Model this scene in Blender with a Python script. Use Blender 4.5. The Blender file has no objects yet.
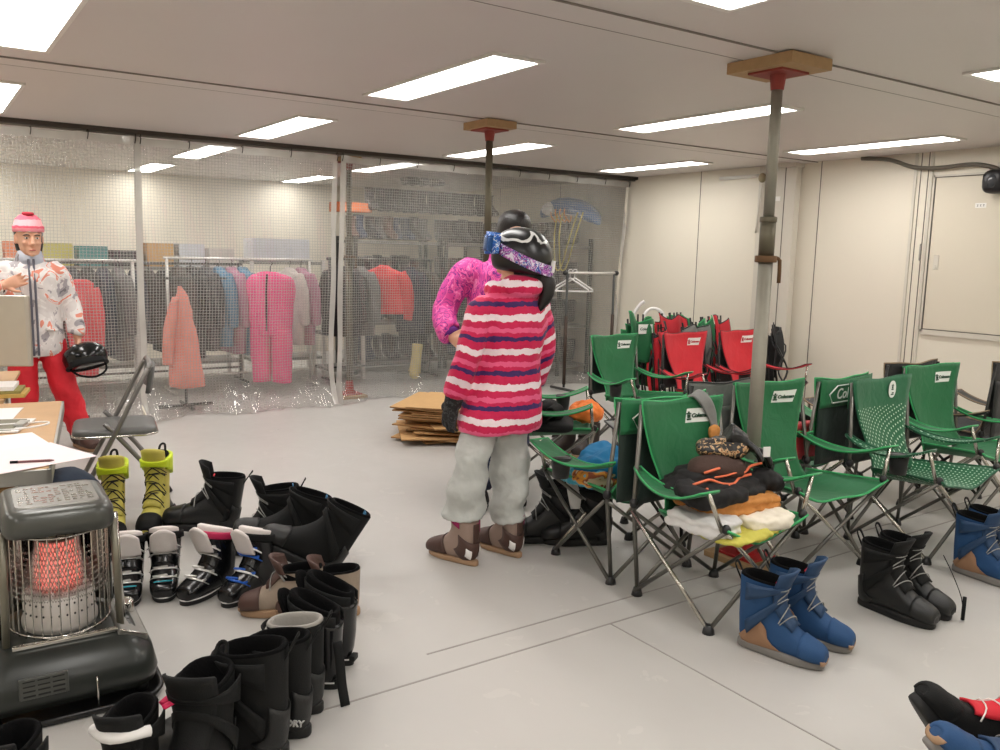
import bpy, math, random
from mathutils import Vector, Matrix, noise as mnoise
random.seed(7)
PI = math.pi
R = math.radians
scene = bpy.context.scene
COL = scene.collection

# ------------------------------------------------------------------ camera, world, exposure
cam_data = bpy.data.cameras.new('camera')
cam_data.sensor_fit = 'HORIZONTAL'
cam_data.sensor_width = 36.0
cam_data.lens = 36.0 * 848.0 / 1000.0
cam_data.clip_start = 0.05
cam = bpy.data.objects.new('camera', cam_data)
COL.objects.link(cam)
yaw, pitch, roll = R(-55.40), R(-8.20), R(1.345)
fw = Vector((math.sin(yaw) * math.cos(pitch), math.cos(yaw) * math.cos(pitch), math.sin(pitch)))
rt0 = Vector((math.cos(yaw), -math.sin(yaw), 0))
up0 = rt0.cross(fw)
rt = rt0 * math.cos(roll) + up0 * math.sin(roll)
up = -rt0 * math.sin(roll) + up0 * math.cos(roll)
mw = Matrix((rt, up, -fw)).transposed().to_4x4()
mw.translation = Vector((0, 0, 1.40))
cam.matrix_world = mw
scene.camera = cam

world = bpy.data.worlds.new('world')
scene.world = world
world.use_nodes = True
bgn = world.node_tree.nodes.get('Background')
bgn.inputs[0].default_value = (0.95, 0.97, 1.0, 1)
bgn.inputs[1].default_value = 0.3
scene.view_settings.view_transform = 'Standard'
scene.view_settings.look = 'None'
scene.view_settings.exposure = 0.0
scene.view_settings.gamma = 1.0
scene.view_settings.use_curve_mapping = False
PANEL_STRENGTH = 17.0          # the recessed ceiling light panels

# ------------------------------------------------------------------ room dimensions
ZC = 2.25        # ceiling
WY = 6.56        # right wall
CX = -7.05       # curtain line
BX = -11.0       # far wall of the store room behind the curtain
LY = -2.6        # left wall
FX = 2.2         # wall behind the camera

# ------------------------------------------------------------------ materials
def lin(c):
    c = c / 255.0
    return c / 12.92 if c <= 0.04045 else ((c + 0.055) / 1.055) ** 2.4
def rgb(c, k=1.0):
    return (min(lin(c[0]) * k, 1), min(lin(c[1]) * k, 1), min(lin(c[2]) * k, 1), 1)
class NT:
    def __init__(s, m):
        s.t = m.node_tree; s.n = s.t.nodes; s.l = s.t.links
        s.b = s.n.get('Principled BSDF'); s.out = s.n.get('Material Output')
    def add(s, typ, **kw):
        nd = s.n.new(typ)
        for k, v in kw.items(): setattr(nd, k, v)
        return nd
    def link(s, a, b): s.l.new(a, b)
    def val(s, sock, v):
        if hasattr(v, 'is_linked') or hasattr(v, 'links'): s.l.new(v, sock)
        else: sock.default_value = v
    def math(s, op, a, b=0.0, c=None):
        nd = s.n.new('ShaderNodeMath'); nd.operation = op
        s.val(nd.inputs[0], a); s.val(nd.inputs[1], b)
        if c is not None: s.val(nd.inputs[2], c)
        return nd.outputs[0]
    def mix(s, f, a, b):
        nd = s.n.new('ShaderNodeMixRGB'); s.val(nd.inputs[0], f); s.val(nd.inputs[1], a); s.val(nd.inputs[2], b)
        return nd.outputs[0]
    def noise(s, scale, detail=3.0, vec=None, dist=0.0):
        nd = s.n.new('ShaderNodeTexNoise'); nd.inputs['Scale'].default_value = scale
        nd.inputs['Detail'].default_value = detail; nd.inputs['Distortion'].default_value = dist
        s.l.new(vec if vec is not None else s.coord(), nd.inputs['Vector'])
        return nd.outputs['Fac']
    def coord(s, which='Object'):
        if not hasattr(s, '_c'): s._c = s.n.new('ShaderNodeTexCoord')
        return s._c.outputs[which]
    def xyz(s, which='Object'):
        nd = s.n.new('ShaderNodeSeparateXYZ'); s.l.new(s.coord(which), nd.inputs[0]); return nd.outputs
    def ramp(s, fac, stops, interp='LINEAR'):
        nd = s.n.new('ShaderNodeValToRGB'); cr = nd.color_ramp; cr.interpolation = interp
        while len(cr.elements) > 1: cr.elements.remove(cr.elements[0])
        cr.elements[0].position = stops[0][0]; cr.elements[0].color = stops[0][1]
        for p, c in stops[1:]:
            e = cr.elements.new(p); e.color = c
        s.val(nd.inputs[0], fac); return nd.outputs[0]
    def bump(s, h, strength=0.3, dist=0.01):
        nd = s.n.new('ShaderNodeBump'); nd.inputs['Strength'].default_value = strength
        nd.inputs['Distance'].default_value = dist; s.l.new(h, nd.inputs['Height'])
        s.l.new(nd.outputs[0], s.b.inputs['Normal'])
def newmat(name):
    m = bpy.data.materials.new(name); m.use_nodes = True
    return m, NT(m)
MATS = {}
def mat(name, col, rough=0.6, metal=0.0, var=0.10, scale=14.0, bump=0.0, bscale=60.0, spec=0.5, coat=0.0):
    if name in MATS: return MATS[name]
    m, t = newmat(name)
    f = t.noise(scale, 4.0)
    t.link(t.mix(f, rgb(col, 1 - var), rgb(col, 1 + var)), t.b.inputs['Base Color'])
    t.b.inputs['Roughness'].default_value = rough
    t.b.inputs['Metallic'].default_value = metal
    t.b.inputs['Specular IOR Level'].default_value = spec
    if coat: t.b.inputs['Coat Weight'].default_value = coat
    if bump: t.bump(t.noise(bscale, 3.0), bump, 0.01)
    MATS[name] = m
    return m

# ------------------------------------------------------------------ mesh builder
def cat(pts, k):
    """Catmull-Rom resample of a list of equal-length tuples"""
    if k <= 1 or len(pts) < 3: return [tuple(p) for p in pts]
    out = []
    n = len(pts)
    for i in range(n - 1):
        p0 = pts[max(i - 1, 0)]; p1 = pts[i]; p2 = pts[i + 1]; p3 = pts[min(i + 2, n - 1)]
        for j in range(k):
            t = j / k
            out.append(tuple(0.5 * (2 * b + (c - a) * t + (2 * a - 5 * b + 4 * c - d) * t * t + (3 * b - a - 3 * c + d) * t ** 3)
                             for a, b, c, d in zip(p0, p1, p2, p3)))
    out.append(tuple(pts[-1]))
    return out
def spow(v, p): return math.copysign(abs(v) ** p, v)
class G:
    def __init__(s): s.v = []; s.f = []
    def loft(s, rings, cap0=True, cap1=True, closed=True):
        b = len(s.v); n = len(rings[0])
        for r in rings: s.v += [tuple(p) for p in r]
        for i in range(len(rings) - 1):
            for j in range(n if closed else n - 1):
                k = (j + 1) % n
                s.f.append((b + i * n + j, b + i * n + k, b + (i + 1) * n + k, b + (i + 1) * n + j))
        if cap0: s.f.append(tuple(b + j for j in reversed(range(n))))
        if cap1: s.f.append(tuple(b + (len(rings) - 1) * n + j for j in range(n)))
        return s
    def tube(s, pts, r, n=8, smooth=1, closed=False, flat=None):
        """tube along points; r number or list (resampled with the points); flat=(ratio, upvector)"""
        if not isinstance(r, (list, tuple)): r = [r] * len(pts)
        P = cat([tuple(p) + (q,) for p, q in zip(pts, r)], smooth)
        rad = [p[3] for p in P]; P = [Vector(p[:3]) for p in P]
        rings = []; prev = None
        for i, p in enumerate(P):
            if closed: d = P[(i + 1) % len(P)] - P[i - 1]
            else: d = P[min(i + 1, len(P) - 1)] - P[max(i - 1, 0)]
            if d.length < 1e-9: d = Vector((0, 0, 1))
            d.normalize()
            if flat: u = Vector(flat[1])
            elif prev is None: u = Vector((0, 0, 1)) if abs(d.z) < 0.9 else Vector((1, 0, 0))
            else: u = prev
            u = u - d * u.dot(d)
            if u.length < 1e-6: u = Vector((1, 0, 0)) - d * d.x
            u.normalize(); prev = u
            w = d.cross(u); k = flat[0] if flat else 1.0
            rings.append([p + (u * math.cos(a) * k + w * math.sin(a)) * max(rad[i], 1e-4) for a in [2 * PI * j / n for j in range(n)]])
        if closed:
            rings.append(rings[0]); s.loft(rings, False, False)
        else: s.loft(rings)
        return s
    def box(s, c, d, M=None):
        b = len(s.v)
        for x in (-1, 1):
            for y in (-1, 1):
                for z in (-1, 1):
                    p = Vector((x * d[0] / 2, y * d[1] / 2, z * d[2] / 2))
                    if M is not None: p = M @ p
                    s.v.append(tuple(p + Vector(c)))
        for q in ((0, 1, 3, 2), (4, 6, 7, 5), (0, 4, 5, 1), (2, 3, 7, 6), (0, 2, 6, 4), (1, 5, 7, 3)):
            s.f.append(tuple(b + i for i in q))
        return s
    def bx(s, x0, x1, y0, y1, z0, z1):
        return s.box(((x0 + x1) / 2, (y0 + y1) / 2, (z0 + z1) / 2), (x1 - x0, y1 - y0, z1 - z0))
    def ell(s, c, r, n=16, m=10, M=None, z0=-1.0, z1=1.0, p=1.0):
        rings = []
        a0 = math.asin(max(-1, z0)); a1 = math.asin(min(1, z1))
        for i in range(m + 1):
            a = a0 + (a1 - a0) * i / m
            ca = max(math.cos(a), 1e-3); ring = []
            for j in range(n):
                q = Vector((r[0] * spow(ca, p) * spow(math.cos(2 * PI * j / n), p), r[1] * spow(ca, p) * spow(math.sin(2 * PI * j / n), p), r[2] * spow(math.sin(a), p)))
                if M is not None: q = M @ q
                ring.append(q + Vector(c))
            rings.append(ring)
        return s.loft(rings)
    def grid(s, fn, nu, nv):
        b = len(s.v)
        for i in range(nu + 1):
            for j in range(nv + 1): s.v.append(tuple(fn(i / nu, j / nv)))
        for i in range(nu):
            for j in range(nv):
                q = b + i * (nv + 1) + j
                s.f.append((q, q + nv + 1, q + nv + 2, q + 1))
        return s
    def prism(s, poly, z0, z1, M=None):
        T = (lambda p: tuple(M @ Vector(p))) if M is not None else (lambda p: p)
        return s.loft([[T((x, y, z0)) for x, y in poly], [T((x, y, z1)) for x, y in poly]])
    def add(s, o, M=None):
        b = len(s.v)
        s.v += [tuple(M @ Vector(p)) if M is not None else p for p in o.v]
        s.f += [tuple(b + i for i in f) for f in o.f]
        return s
    def tf(s, M): s.v = [tuple(M @ Vector(p)) for p in s.v]; return s
def ring_e(c, rx, ry, n=20, p=1.0, M=None):
    out = []
    for j in range(n):
        a = 2 * PI * j / n
        q = Vector((rx * spow(math.cos(a), p), ry * spow(math.sin(a), p), 0))
        if M is not None: q = M @ q
        out.append(q + Vector(c))
    return out
def stack(secs, n=24, k=3, p=0.9):
    """sections (cx, cy, z, rx, ry) -> rings"""
    return [ring_e((c[0], c[1], c[2]), c[3], c[4], n, p) for c in cat(secs, k)]
def prof(secs, n=20, k=3, p=0.85):
    """profile sections (Tx,Tz,Bx,Bz,w): rings between an upper/front and a lower/back profile point"""
    rings = []
    for tx, tz, bx, bz, w in cat(secs, k):
        c = Vector(((tx + bx) / 2, 0, (tz + bz) / 2)); a = Vector(((tx - bx) / 2, 0, (tz - bz) / 2))
        rings.append([c + a * spow(math.cos(t), p) + Vector((0, w * spow(math.sin(t), p), 0)) for t in [2 * PI * j / n for j in range(n)]])
    return rings
TEX = {}
def clouds(size):
    if size not in TEX:
        t = bpy.data.textures.new('cloud_%g' % size, 'CLOUDS'); t.noise_scale = size; t.noise_depth = 2; TEX[size] = t
    return TEX[size]
def obj(name, g, m, parent=None, loc=(0, 0, 0), rot=(0, 0, 0), smooth=True, sub=0, bevel=0, solid=0, remesh=0, disp=None, smo=0, offset=-1):
    me = bpy.data.meshes.new(name)
    me.from_pydata([tuple(p) for p in g.v], [], g.f)
    me.validate(); me.update()
    for q in me.polygons: q.use_smooth = smooth
    for mm in (m if isinstance(m, (list, tuple)) else [m]): me.materials.append(mm)
    o = bpy.data.objects.new(name, me); COL.objects.link(o)
    o.location = loc; o.rotation_euler = rot
    if parent is not None: o.parent = parent
    if remesh:
        d = o.modifiers.new('remesh', 'REMESH'); d.mode = 'VOXEL'; d.voxel_size = remesh; d.use_smooth_shade = True
    if smo:
        d = o.modifiers.new('smooth', 'SMOOTH'); d.factor = 0.5; d.iterations = smo
    if solid:
        d = o.modifiers.new('solid', 'SOLIDIFY'); d.thickness = solid; d.offset = offset
    if bevel:
        d = o.modifiers.new('bevel', 'BEVEL'); d.width = bevel; d.segments = 2; d.limit_method = 'ANGLE'; d.angle_limit = R(35)
    if sub:
        d = o.modifiers.new('sub', 'SUBSURF'); d.levels = sub; d.render_levels = sub
    if disp:
        d = o.modifiers.new('wrinkle', 'DISPLACE'); d.texture = clouds(disp[1]); d.strength = disp[0]; d.mid_level = 0.5; d.texture_coords = 'LOCAL'
    return o
def thing(name, label, category, loc=(0, 0, 0), yaw=0.0, group=None, rot=None):
    o = bpy.data.objects.new(name, None); COL.objects.link(o)
    o.empty_display_size = 0.1
    o.location = loc; o.rotation_euler = rot if rot else (0, 0, yaw)
    return tag(o, label, category, group)
def tag(o, label, category, group=None):
    o['label'] = label; o['category'] = category
    if group: o['group'] = group
    return o
def struct(name, g, m, parent=None, **kw):
    o = obj(name, g, m, parent, smooth=kw.pop('smooth', False), **kw)
    if parent is None: o['kind'] = 'structure'
    return o
def look(x0, y0, x1, y1): return math.atan2(y1 - y0, x1 - x0)
def text(name, body, size, m, parent, M, extrude=0.0006, shear=0.0, bold=0.0):
    cu = bpy.data.curves.new('lettering', 'FONT'); cu.body = body; cu.size = size; cu.extrude = extrude
    cu.align_x = 'CENTER'; cu.align_y = 'CENTER'; cu.shear = shear; cu.offset = bold; cu.resolution_u = 3
    t = bpy.data.objects.new('tmp', cu); COL.objects.link(t)
    dg = bpy.context.evaluated_depsgraph_get(); dg.update()
    me = bpy.data.meshes.new_from_object(t.evaluated_get(dg))
    bpy.data.objects.remove(t); bpy.data.curves.remove(cu)
    me.transform(M); me.name = name
    me.materials.clear(); me.materials.append(m)
    o = bpy.data.objects.new(name, me); COL.objects.link(o)
    if parent is not None: o.parent = parent
    return o
def frame(origin, ux, uy):
    """matrix whose local x,y run along ux,uy at origin"""
    ux = Vector(ux).normalized(); uy = Vector(uy); uy = (uy - ux * uy.dot(ux)).normalized(); uz = ux.cross(uy)
    M = Matrix((ux, uy, uz)).transposed().to_4x4(); M.translation = Vector(origin)
    return M
# ------------------------------------------------------------------ room shell
def wall_mat(name, col):
    m, t = newmat(name)
    f = t.noise(1.3, 3.0)
    t.link(t.mix(f, rgb(col, 0.96), rgb(col, 1.03)), t.b.inputs['Base Color'])
    t.b.inputs['Roughness'].default_value = 0.42
    t.bump(t.noise(90, 2.0), 0.03, 0.004)
    return m
def floor_mat():
    m, t = newmat('painted_floor')
    f = t.noise(1.1, 5.0); g = t.noise(7.0, 4.0, dist=1.0)
    c = t.mix(f, rgb((178, 175, 171)), rgb((192, 189, 184)))
    sc = t.math('MULTIPLY', t.math('GREATER_THAN', g, 0.66), 0.25)
    c = t.mix(sc, c, rgb((206, 202, 196)))
    v = t.add('ShaderNodeTexVoronoi'); v.inputs['Scale'].default_value = 3.2; t.link(t.coord(), v.inputs['Vector'])
    spot = t.math('LESS_THAN', v.outputs['Distance'], 0.018)
    c = t.mix(t.math('MULTIPLY', spot, 0.5), c, rgb((110, 104, 98)))
    t.link(c, t.b.inputs['Base Color'])
    t.link(t.math('ADD', 0.30, t.math('MULTIPLY', g, 0.22)), t.b.inputs['Roughness'])
    t.bump(t.noise(2.5, 2.0), 0.06, 0.02)
    return m
M_WALL = wall_mat('wall_panel_paint', (222, 215, 199))
M_CEIL = wall_mat('ceiling_panel_paint', (212, 205, 201))
M_FLOOR = floor_mat()
M_TRIM = mat('painted_steel_trim', (205, 199, 186), 0.4, var=0.03)
M_CSEAM = mat('grey_joint', (132, 124, 116), 0.7)
M_SEAM = mat('dark_joint', (92, 86, 78), 0.7)
M_DARKBAR = mat('dark_brown_bar', (62, 54, 46), 0.6)
M_FLSEAM = mat('floor_joint_filler', (150, 145, 140), 0.6)

struct('floor', G().bx(BX - .1, FX + .1, LY - .1, WY + .1, -0.12, 0.0), M_FLOOR)
# floor joints: thin filler strips, let into the floor line
for x in (-2.29, -2.44):
    struct('trim_1', G().bx(x - 0.004, x + 0.004, 0.9 if x > -2.4 else 1.4, 6.5, -0.004, 0.0012), M_FLSEAM)
struct('trim_2', G().bx(-2.29, 2.1, 2.118, 2.124, -0.004, 0.0012), M_FLSEAM)

g = G(); g.bx(BX - .1, FX + .1, LY - .1, WY + .1, ZC, ZC + 0.1)
struct('ceiling', g, M_CEIL)
# ceiling joints between the container roofs: flat strip with two dark lines
for i, x in enumerate((-2.47, -4.79, -0.1)):
    struct('trim_3', G().bx(x - 0.085, x + 0.085, LY, WY, ZC - 0.007, ZC), M_CEIL, bevel=0.002)
    for dx in (-0.087, 0.087):
        struct('trim_4', G().bx(x + dx - 0.003, x + dx + 0.003, LY, WY, ZC - 0.0075, ZC), M_CSEAM)
struct('trim_5', G().bx(CX - 0.05, CX + 0.10, LY, WY, ZC - 0.03, ZC), M_DARKBAR)
struct('wall_right', G().bx(BX - .1, FX + .1, WY, WY + 0.1, 0, ZC), M_WALL)
struct('wall_back', G().bx(BX - 0.1, BX, LY, WY, 0, ZC), M_WALL)
struct('wall_left', G().bx(BX - .1, FX + .1, LY - 0.1, LY, 0, ZC), M_WALL)
struct('wall_front', G().bx(FX, FX + 0.1, LY, WY, 0, ZC), M_WALL)
# wall joints and the steel column where two containers meet
for x in (-6.04, -3.76, -3.70, -8.3, -9.6):
    struct('trim_7', G().bx(x - 0.003, x + 0.003, WY - 0.003, WY, 0, ZC), M_SEAM)
for x in (-3.80, -3.67):
    struct('trim_7', G().bx(x - 0.012, x + 0.012, WY - 0.012, WY, 0, ZC), M_TRIM, bevel=0.003)
struct('trim_8', G().bx(-5.30, -4.86, WY - 0.03, WY, 0, ZC), M_TRIM, bevel=0.004)
struct('trim_8', G().bx(-5.04, -4.84, WY - 0.10, WY - 0.03, 0, ZC), M_TRIM, bevel=0.006)
for x in (-5.20, -5.12):
    struct('trim_9', G().bx(x - 0.005, x + 0.005, WY - 0.034, WY - 0.03, 0, ZC), M_SEAM)
struct('trim_9', G().bx(-4.955, -4.948, WY - 0.103, WY - 0.1, 0, ZC), M_SEAM)
struct('trim_9', G().bx(-4.662, -4.656, WY - 0.003, WY, 0, ZC), M_SEAM)
struct('trim_9', G().bx(-5.05, -4.83, WY - 0.14, WY, ZC - 0.04, ZC), M_TRIM, bevel=0.004)
for x in (-2.6, -1.2, 0.6):
    struct('trim_7', G().bx(x - 0.003, x + 0.003, WY - 0.003, WY, 0, ZC), M_SEAM)

# steel door leaf (upper hatch) in the right wall
d1 = struct('door_1', G().bx(-3.625, -2.60, WY - 0.014, WY, 0.885, 2.05), wall_mat('door_paint', (212, 204, 186)), bevel=0.003)
struct('door_frame', G().bx(-3.645, -3.627, WY - 0.02, WY, 0.86, 2.07).bx(-2.6, -2.58, WY - 0.02, WY, 0.86, 2.07).bx(-3.645, -2.58, WY - 0.02, WY, 2.052, 2.07).bx(-3.645, -2.58, WY - 0.02, WY, 0.84, 0.883), M_TRIM, d1)
struct('door_gap', G().bx(-3.632, -3.626, WY - 0.021, WY, 0.88, 2.055).bx(-3.632, -2.6, WY - 0.021, WY, 2.05, 2.056).bx(-3.632, -2.6, WY - 0.021, WY, 0.88, 0.886), M_SEAM, d1)
M_STEEL = mat('brushed_steel', (170, 168, 162), 0.35, 0.9, 0.05)
struct('door_handle', G().bx(-3.585, -3.545, WY - 0.02, WY - 0.012, 1.35, 1.46).bx(-3.572, -3.558, WY - 0.024, WY - 0.018, 1.36, 1.38), M_TRIM, d1, bevel=0.003)
hd = struct('latch', G().tube([(-3.70, WY - 0.012, 1.42), (-3.685, WY - 0.045, 1.43), (-3.685, WY - 0.045, 1.53), (-3.70, WY - 0.012, 1.54)], 0.006, 8, 3), M_STEEL)
hd['kind'] = 'structure'; hd.name = 'door_2'

# stickers and small fittings on the wall
M_WHITE = mat('white_plastic', (236, 234, 228), 0.4, var=0.02)
M_BLACKP = mat('black_plastic', (26, 26, 28), 0.38, var=0.15)
st = thing('notice_sticker', 'small white sticker with dark characters on the door leaf', 'sticker', (-3.27, WY - 0.0145, 1.83))
obj('sticker_sheet', G().bx(-0.04, 0.04, -0.001, 0, -0.018, 0.018), M_WHITE, st, smooth=False)
g = G()
for i in range(3):
    x = 0.022 - i * 0.022
    g.bx(x - 0.007, x + 0.007, -0.002, -0.001, 0.004, 0.006).bx(x - 0.001, x + 0.001, -0.002, -0.001, -0.008, 0.008).bx(x - 0.006, x + 0.006, -0.002, -0.001, -0.006, -0.004)
obj('printed_characters', g, M_BLACKP, st, smooth=False)
s2 = obj('wall_plate', G().bx(-5.06, -4.99, WY - 0.106, WY - 0.1, 1.92, 1.96), M_WHITE, smooth=False, bevel=0.002)
tag(s2, 'small blank white plate stuck high on the wall column', 'plate')
s2.location = (0.0, 0, 0)
db = thing('wall_sensor', 'black rounded device box mounted above the door', 'device', (-3.14, WY - 0.02, 1.99))
obj('housing', G().ell((0, -0.07, 0), (0.085, 0.07, 0.085), 20, 12, p=0.6), M_BLACKP, db)
obj('bracket', G().bx(-0.03, 0.03, -0.02, 0.02, -0.03, 0.14), M_TRIM, db, smooth=False, bevel=0.004)
obj('lens', G().ell((0, -0.135, 0.0), (0.035, 0.02, 0.05), 16, 8), mat('smoked_lens', (60, 62, 66), 0.12), db)
cb = obj('cable', G().tube([(-4.25, WY - 0.05, ZC - 0.01), (-4.0, WY - 0.06, 2.21), (-3.8, WY - 0.05, 2.14), (-3.6, WY - 0.05, 2.12), (-3.35, WY - 0.05, 2.13), (-3.2, WY - 0.05, 2.10), (-3.13, WY - 0.03, 2.06)], 0.016, 8, 5), mat('grey_cable', (98, 92, 82), 0.6))
tag(cb, 'thick grey cable curving from the ceiling down to the black wall device', 'cable')
pl = thing('wall_hook_box', 'small round junction fitting with conduit near the ceiling beside the wall column', 'fitting', (-5.24, WY - 0.03, 2.14))
obj('fitting_body', G().ell((0, -0.03, 0), (0.04, 0.03, 0.045), 14, 8), mat('aged_brass', (150, 138, 108), 0.5), pl)
obj('conduit', G().tube([(0, -0.02, -0.03), (-0.02, -0.02, -0.2), (-0.05, -0.015, -0.5)], 0.008, 6, 3), M_TRIM, pl)
tl = obj('tube_lamp', G().tube([(-5.75, WY - 0.03, 2.165), (-5.30, WY - 0.03, 2.165)], 0.014, 10).bx(-5.78, -5.27, WY - 0.03, WY, 2.15, 2.18), M_WHITE)
tag(tl, 'slim unlit white tube fitting high on the right wall', 'lamp')

# recessed ceiling light panels
def emis(name, col, s):
    m = bpy.data.materials.new(name); m.use_nodes = True
    n = m.node_tree.nodes; b = n.get('Principled BSDF')
    b.inputs['Base Color'].default_value = (0.9, 0.9, 0.9, 1)
    b.inputs['Emission Color'].default_value = col; b.inputs['Emission Strength'].default_value = s
    return m
M_PANEL = emis('lit_panel', (1.0, 0.972, 0.932, 1), PANEL_STRENGTH)
M_PFRAME = mat('light_frame_white', (225, 222, 216), 0.4, var=0.02)
spots = []
for ix, x in enumerate((-3.79, -6.05, -1.46, 0.85, -8.08, -10.2)):  # last two rows: lamps added to brighten the store room
    for iy, y in enumerate((0.42, 2.235, 4.08, 5.87, -1.4)):
        if not (ix >= 4 and iy == 3): spots.append((ix, iy, x, y))
rowname = ('the middle ceiling bay', 'the ceiling bay beside the curtain', 'the nearest ceiling bay', 'the bay behind the viewer', 'the store room behind the curtain (added fill)', 'the farthest store room bay (added fill)')
colname = ('at the left edge', 'second row from left', 'third row from left', 'next to right wall', 'out at far left')
for ix, iy, x, y in spots:
    lt = thing('ceiling_light', 'long lit light panel in %s, %s' % (rowname[ix], colname[iy]), 'light', (x, y, ZC), group='recessed ceiling light panels')
    obj('diffuser', G().bx(-0.62, 0.62, -0.118, 0.118, -0.006, -0.001), M_PANEL, lt, smooth=False)
    f = G().bx(-0.65, 0.65, -0.14, -0.12, -0.012, 0).bx(-0.65, 0.65, 0.12, 0.14, -0.012, 0).bx(-0.65, -0.62, -0.12, 0.12, -0.012, 0).bx(0.62, 0.65, -0.12, 0.12, -0.012, 0)
    obj('frame', f, M_PFRAME, lt, smooth=False, bevel=0.002)

# adjustable steel props holding the roof
M_GALV = mat('galvanised_steel', (140, 136, 124), 0.55, 0.55, 0.2, 9)
M_RUST = mat('rusty_collar', (100, 72, 44), 0.7, 0.3, 0.3, 22)
M_OLIVE = mat('dull_olive_steel', (96, 90, 74), 0.5, 0.5, 0.2)
M_REDP = mat('red_oxide_plate', (138, 52, 42), 0.6, 0.1, 0.15)
M_PLY = mat('plywood', (170, 138, 98), 0.7, var=0.15, scale=30)
M_RPLATE = mat('red_painted_plate', (168, 26, 30), 0.5, var=0.1)
def prop(label, x, y, mid, dull=False, scale=1.0):
    t = thing('steel_prop', label, 'support post', (x, y, 0), group=None)
    zt = ZC - 0.006
    obj('inner_tube', G().tube([(0, 0, mid), (0, 0, zt - 0.05)], 0.024, 16), M_OLIVE if dull else M_GALV, t)
    obj('outer_tube', G().tube([(0, 0, 0.045), (0, 0, mid - 0.16)], 0.032, 18), M_OLIVE if dull else M_GALV, t)
    obj('threaded_sleeve', G().tube([(0, 0, mid - 0.16), (0, 0, mid)], 0.034, 18), M_OLIVE, t)
    c = obj('collar', G().tube([(0, 0, mid - 0.185), (0, 0, mid - 0.155)], 0.048, 18), M_RUST, t, bevel=0.004)
    obj('collar', G().tube([(0, 0, mid - 0.01), (0, 0, mid + 0.015)], 0.037, 18), M_OLIVE, t, bevel=0.004)
    obj('handle', G().tube([(0.03, 0.025, mid - 0.168), (0.04, 0.045, mid - 0.175), (0.04, 0.048, mid - 0.275)], 0.009, 8, 2), M_RUST, c)
    obj('top_plate', G().bx(-0.09, 0.09, -0.09, 0.09, zt - 0.056, zt - 0.047).tube([(0, 0, zt - 0.12), (0, 0, zt - 0.05)], [0.028, 0.036], 14), M_REDP, t, smooth=False, bevel=0.001)
    obj('top_board', G().bx(-0.17 * scale, 0.17 * scale, -0.135 * scale, 0.135 * scale, zt - 0.047, zt), M_PLY, t, smooth=False, bevel=0.002)
    obj('foot_board', G().bx(-0.15, 0.15, -0.12, 0.12, 0.001, 0.03), M_PLY, t, smooth=False, bevel=0.002)
    obj('foot_plate', G().bx(-0.1, 0.1, -0.09, 0.09, 0.03, 0.042).tube([(0, 0, 0.04), (0, 0, 0.16)], [0.046, 0.034], 14), M_RPLATE, t, smooth=False, bevel=0.001)
    return t
prop('galvanised prop post with rusty collar standing behind the front green chair', -2.475, 3.13, 1.57)
prop('dull steel prop post on wooden ceiling block behind the two pink jackets', -4.78, 3.17, 1.2, True, 0.85)
prop('dull steel prop post standing just behind the vinyl curtain gap', -7.42, 3.37, 1.5, True, 0.6)
# ------------------------------------------------------------------ folding camping chairs
def cloth(name, col, dots=False, weave=0.25):
    if name in MATS: return MATS[name]
    m, t = newmat(name)
    f = t.noise(6, 4.0)
    c = t.mix(f, rgb(col, 0.80), rgb(col, 1.18))
    if dots:
        x = t.xyz()
        # small pale dots on a diagonal lattice
        a = t.math('ADD', x[1], t.math('MULTIPLY', x[2], 0.5)); b = t.math('ADD', t.math('SUBTRACT', t.math('ADD', x[2], t.math('MULTIPLY', x[0], 1.0)), 0), t.math('MULTIPLY', x[1], -0.5))
        fa = t.math('SUBTRACT', t.math('FRACT', t.math('MULTIPLY', a, 46.0)), 0.5); fb = t.math('SUBTRACT', t.math('FRACT', t.math('MULTIPLY', b, 46.0)), 0.5)
        d = t.math('ADD', t.math('MULTIPLY', fa, fa), t.math('MULTIPLY', fb, fb))
        on = t.math('MULTIPLY', t.math('LESS_THAN', d, 0.035), t.math('LESS_THAN', x[2], 0.665))
        c = t.mix(on, c, rgb((196, 222, 200)))
    t.link(c, t.b.inputs['Base Color'])
    t.b.inputs['Roughness'].default_value = 0.62
    t.b.inputs['Sheen Weight'].default_value = 0.15
    t.bump(t.noise(16, 3.0, dist=0.6), weave, 0.02)
    MATS[name] = m
    return m
GREEN = cloth('green_canvas', (16, 104, 58)); GREEN_D = cloth('dark_green_mesh', (10, 34, 26)); GREEN_P = cloth('green_piping', (52, 168, 98))
DOTG = cloth('dotted_green_canvas', (12, 96, 58), True); DOT_P = cloth('dark_green_piping', (20, 92, 60))
RED = cloth('red_canvas', (205, 26, 44)); RED_P = cloth('dark_red_piping', (70, 16, 24)); RED_L = cloth('bright_red_piping', (206, 48, 58))
GREY = cloth('grey_canvas', (112, 114, 110)); BLACKC = cloth('black_canvas', (26, 27, 27)); BLACKM = cloth('black_net', (20, 22, 22))
TAN = cloth('tan_piping', (150, 128, 100))
M_TUBE = mat('grey_painted_tube', (112, 110, 104), 0.35, 0.7, 0.1)
M_CHROME = mat('bright_chair_tube', (186, 182, 172), 0.25, 0.9, 0.05)
M_DTUBE = mat('dark_chair_tube', (50, 49, 47), 0.4, 0.6, 0.1)
M_LOGO_W = mat('printed_white', (228, 232, 226), 0.5, var=0.03)
M_LOGO_G = mat('printed_dark_green', (10, 62, 40), 0.5, var=0.03)
M_LOGO_R = mat('printed_red', (176, 22, 40), 0.5, var=0.03)
M_LOGO_K = mat('printed_black', (18, 18, 20), 0.5, var=0.03)

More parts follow.
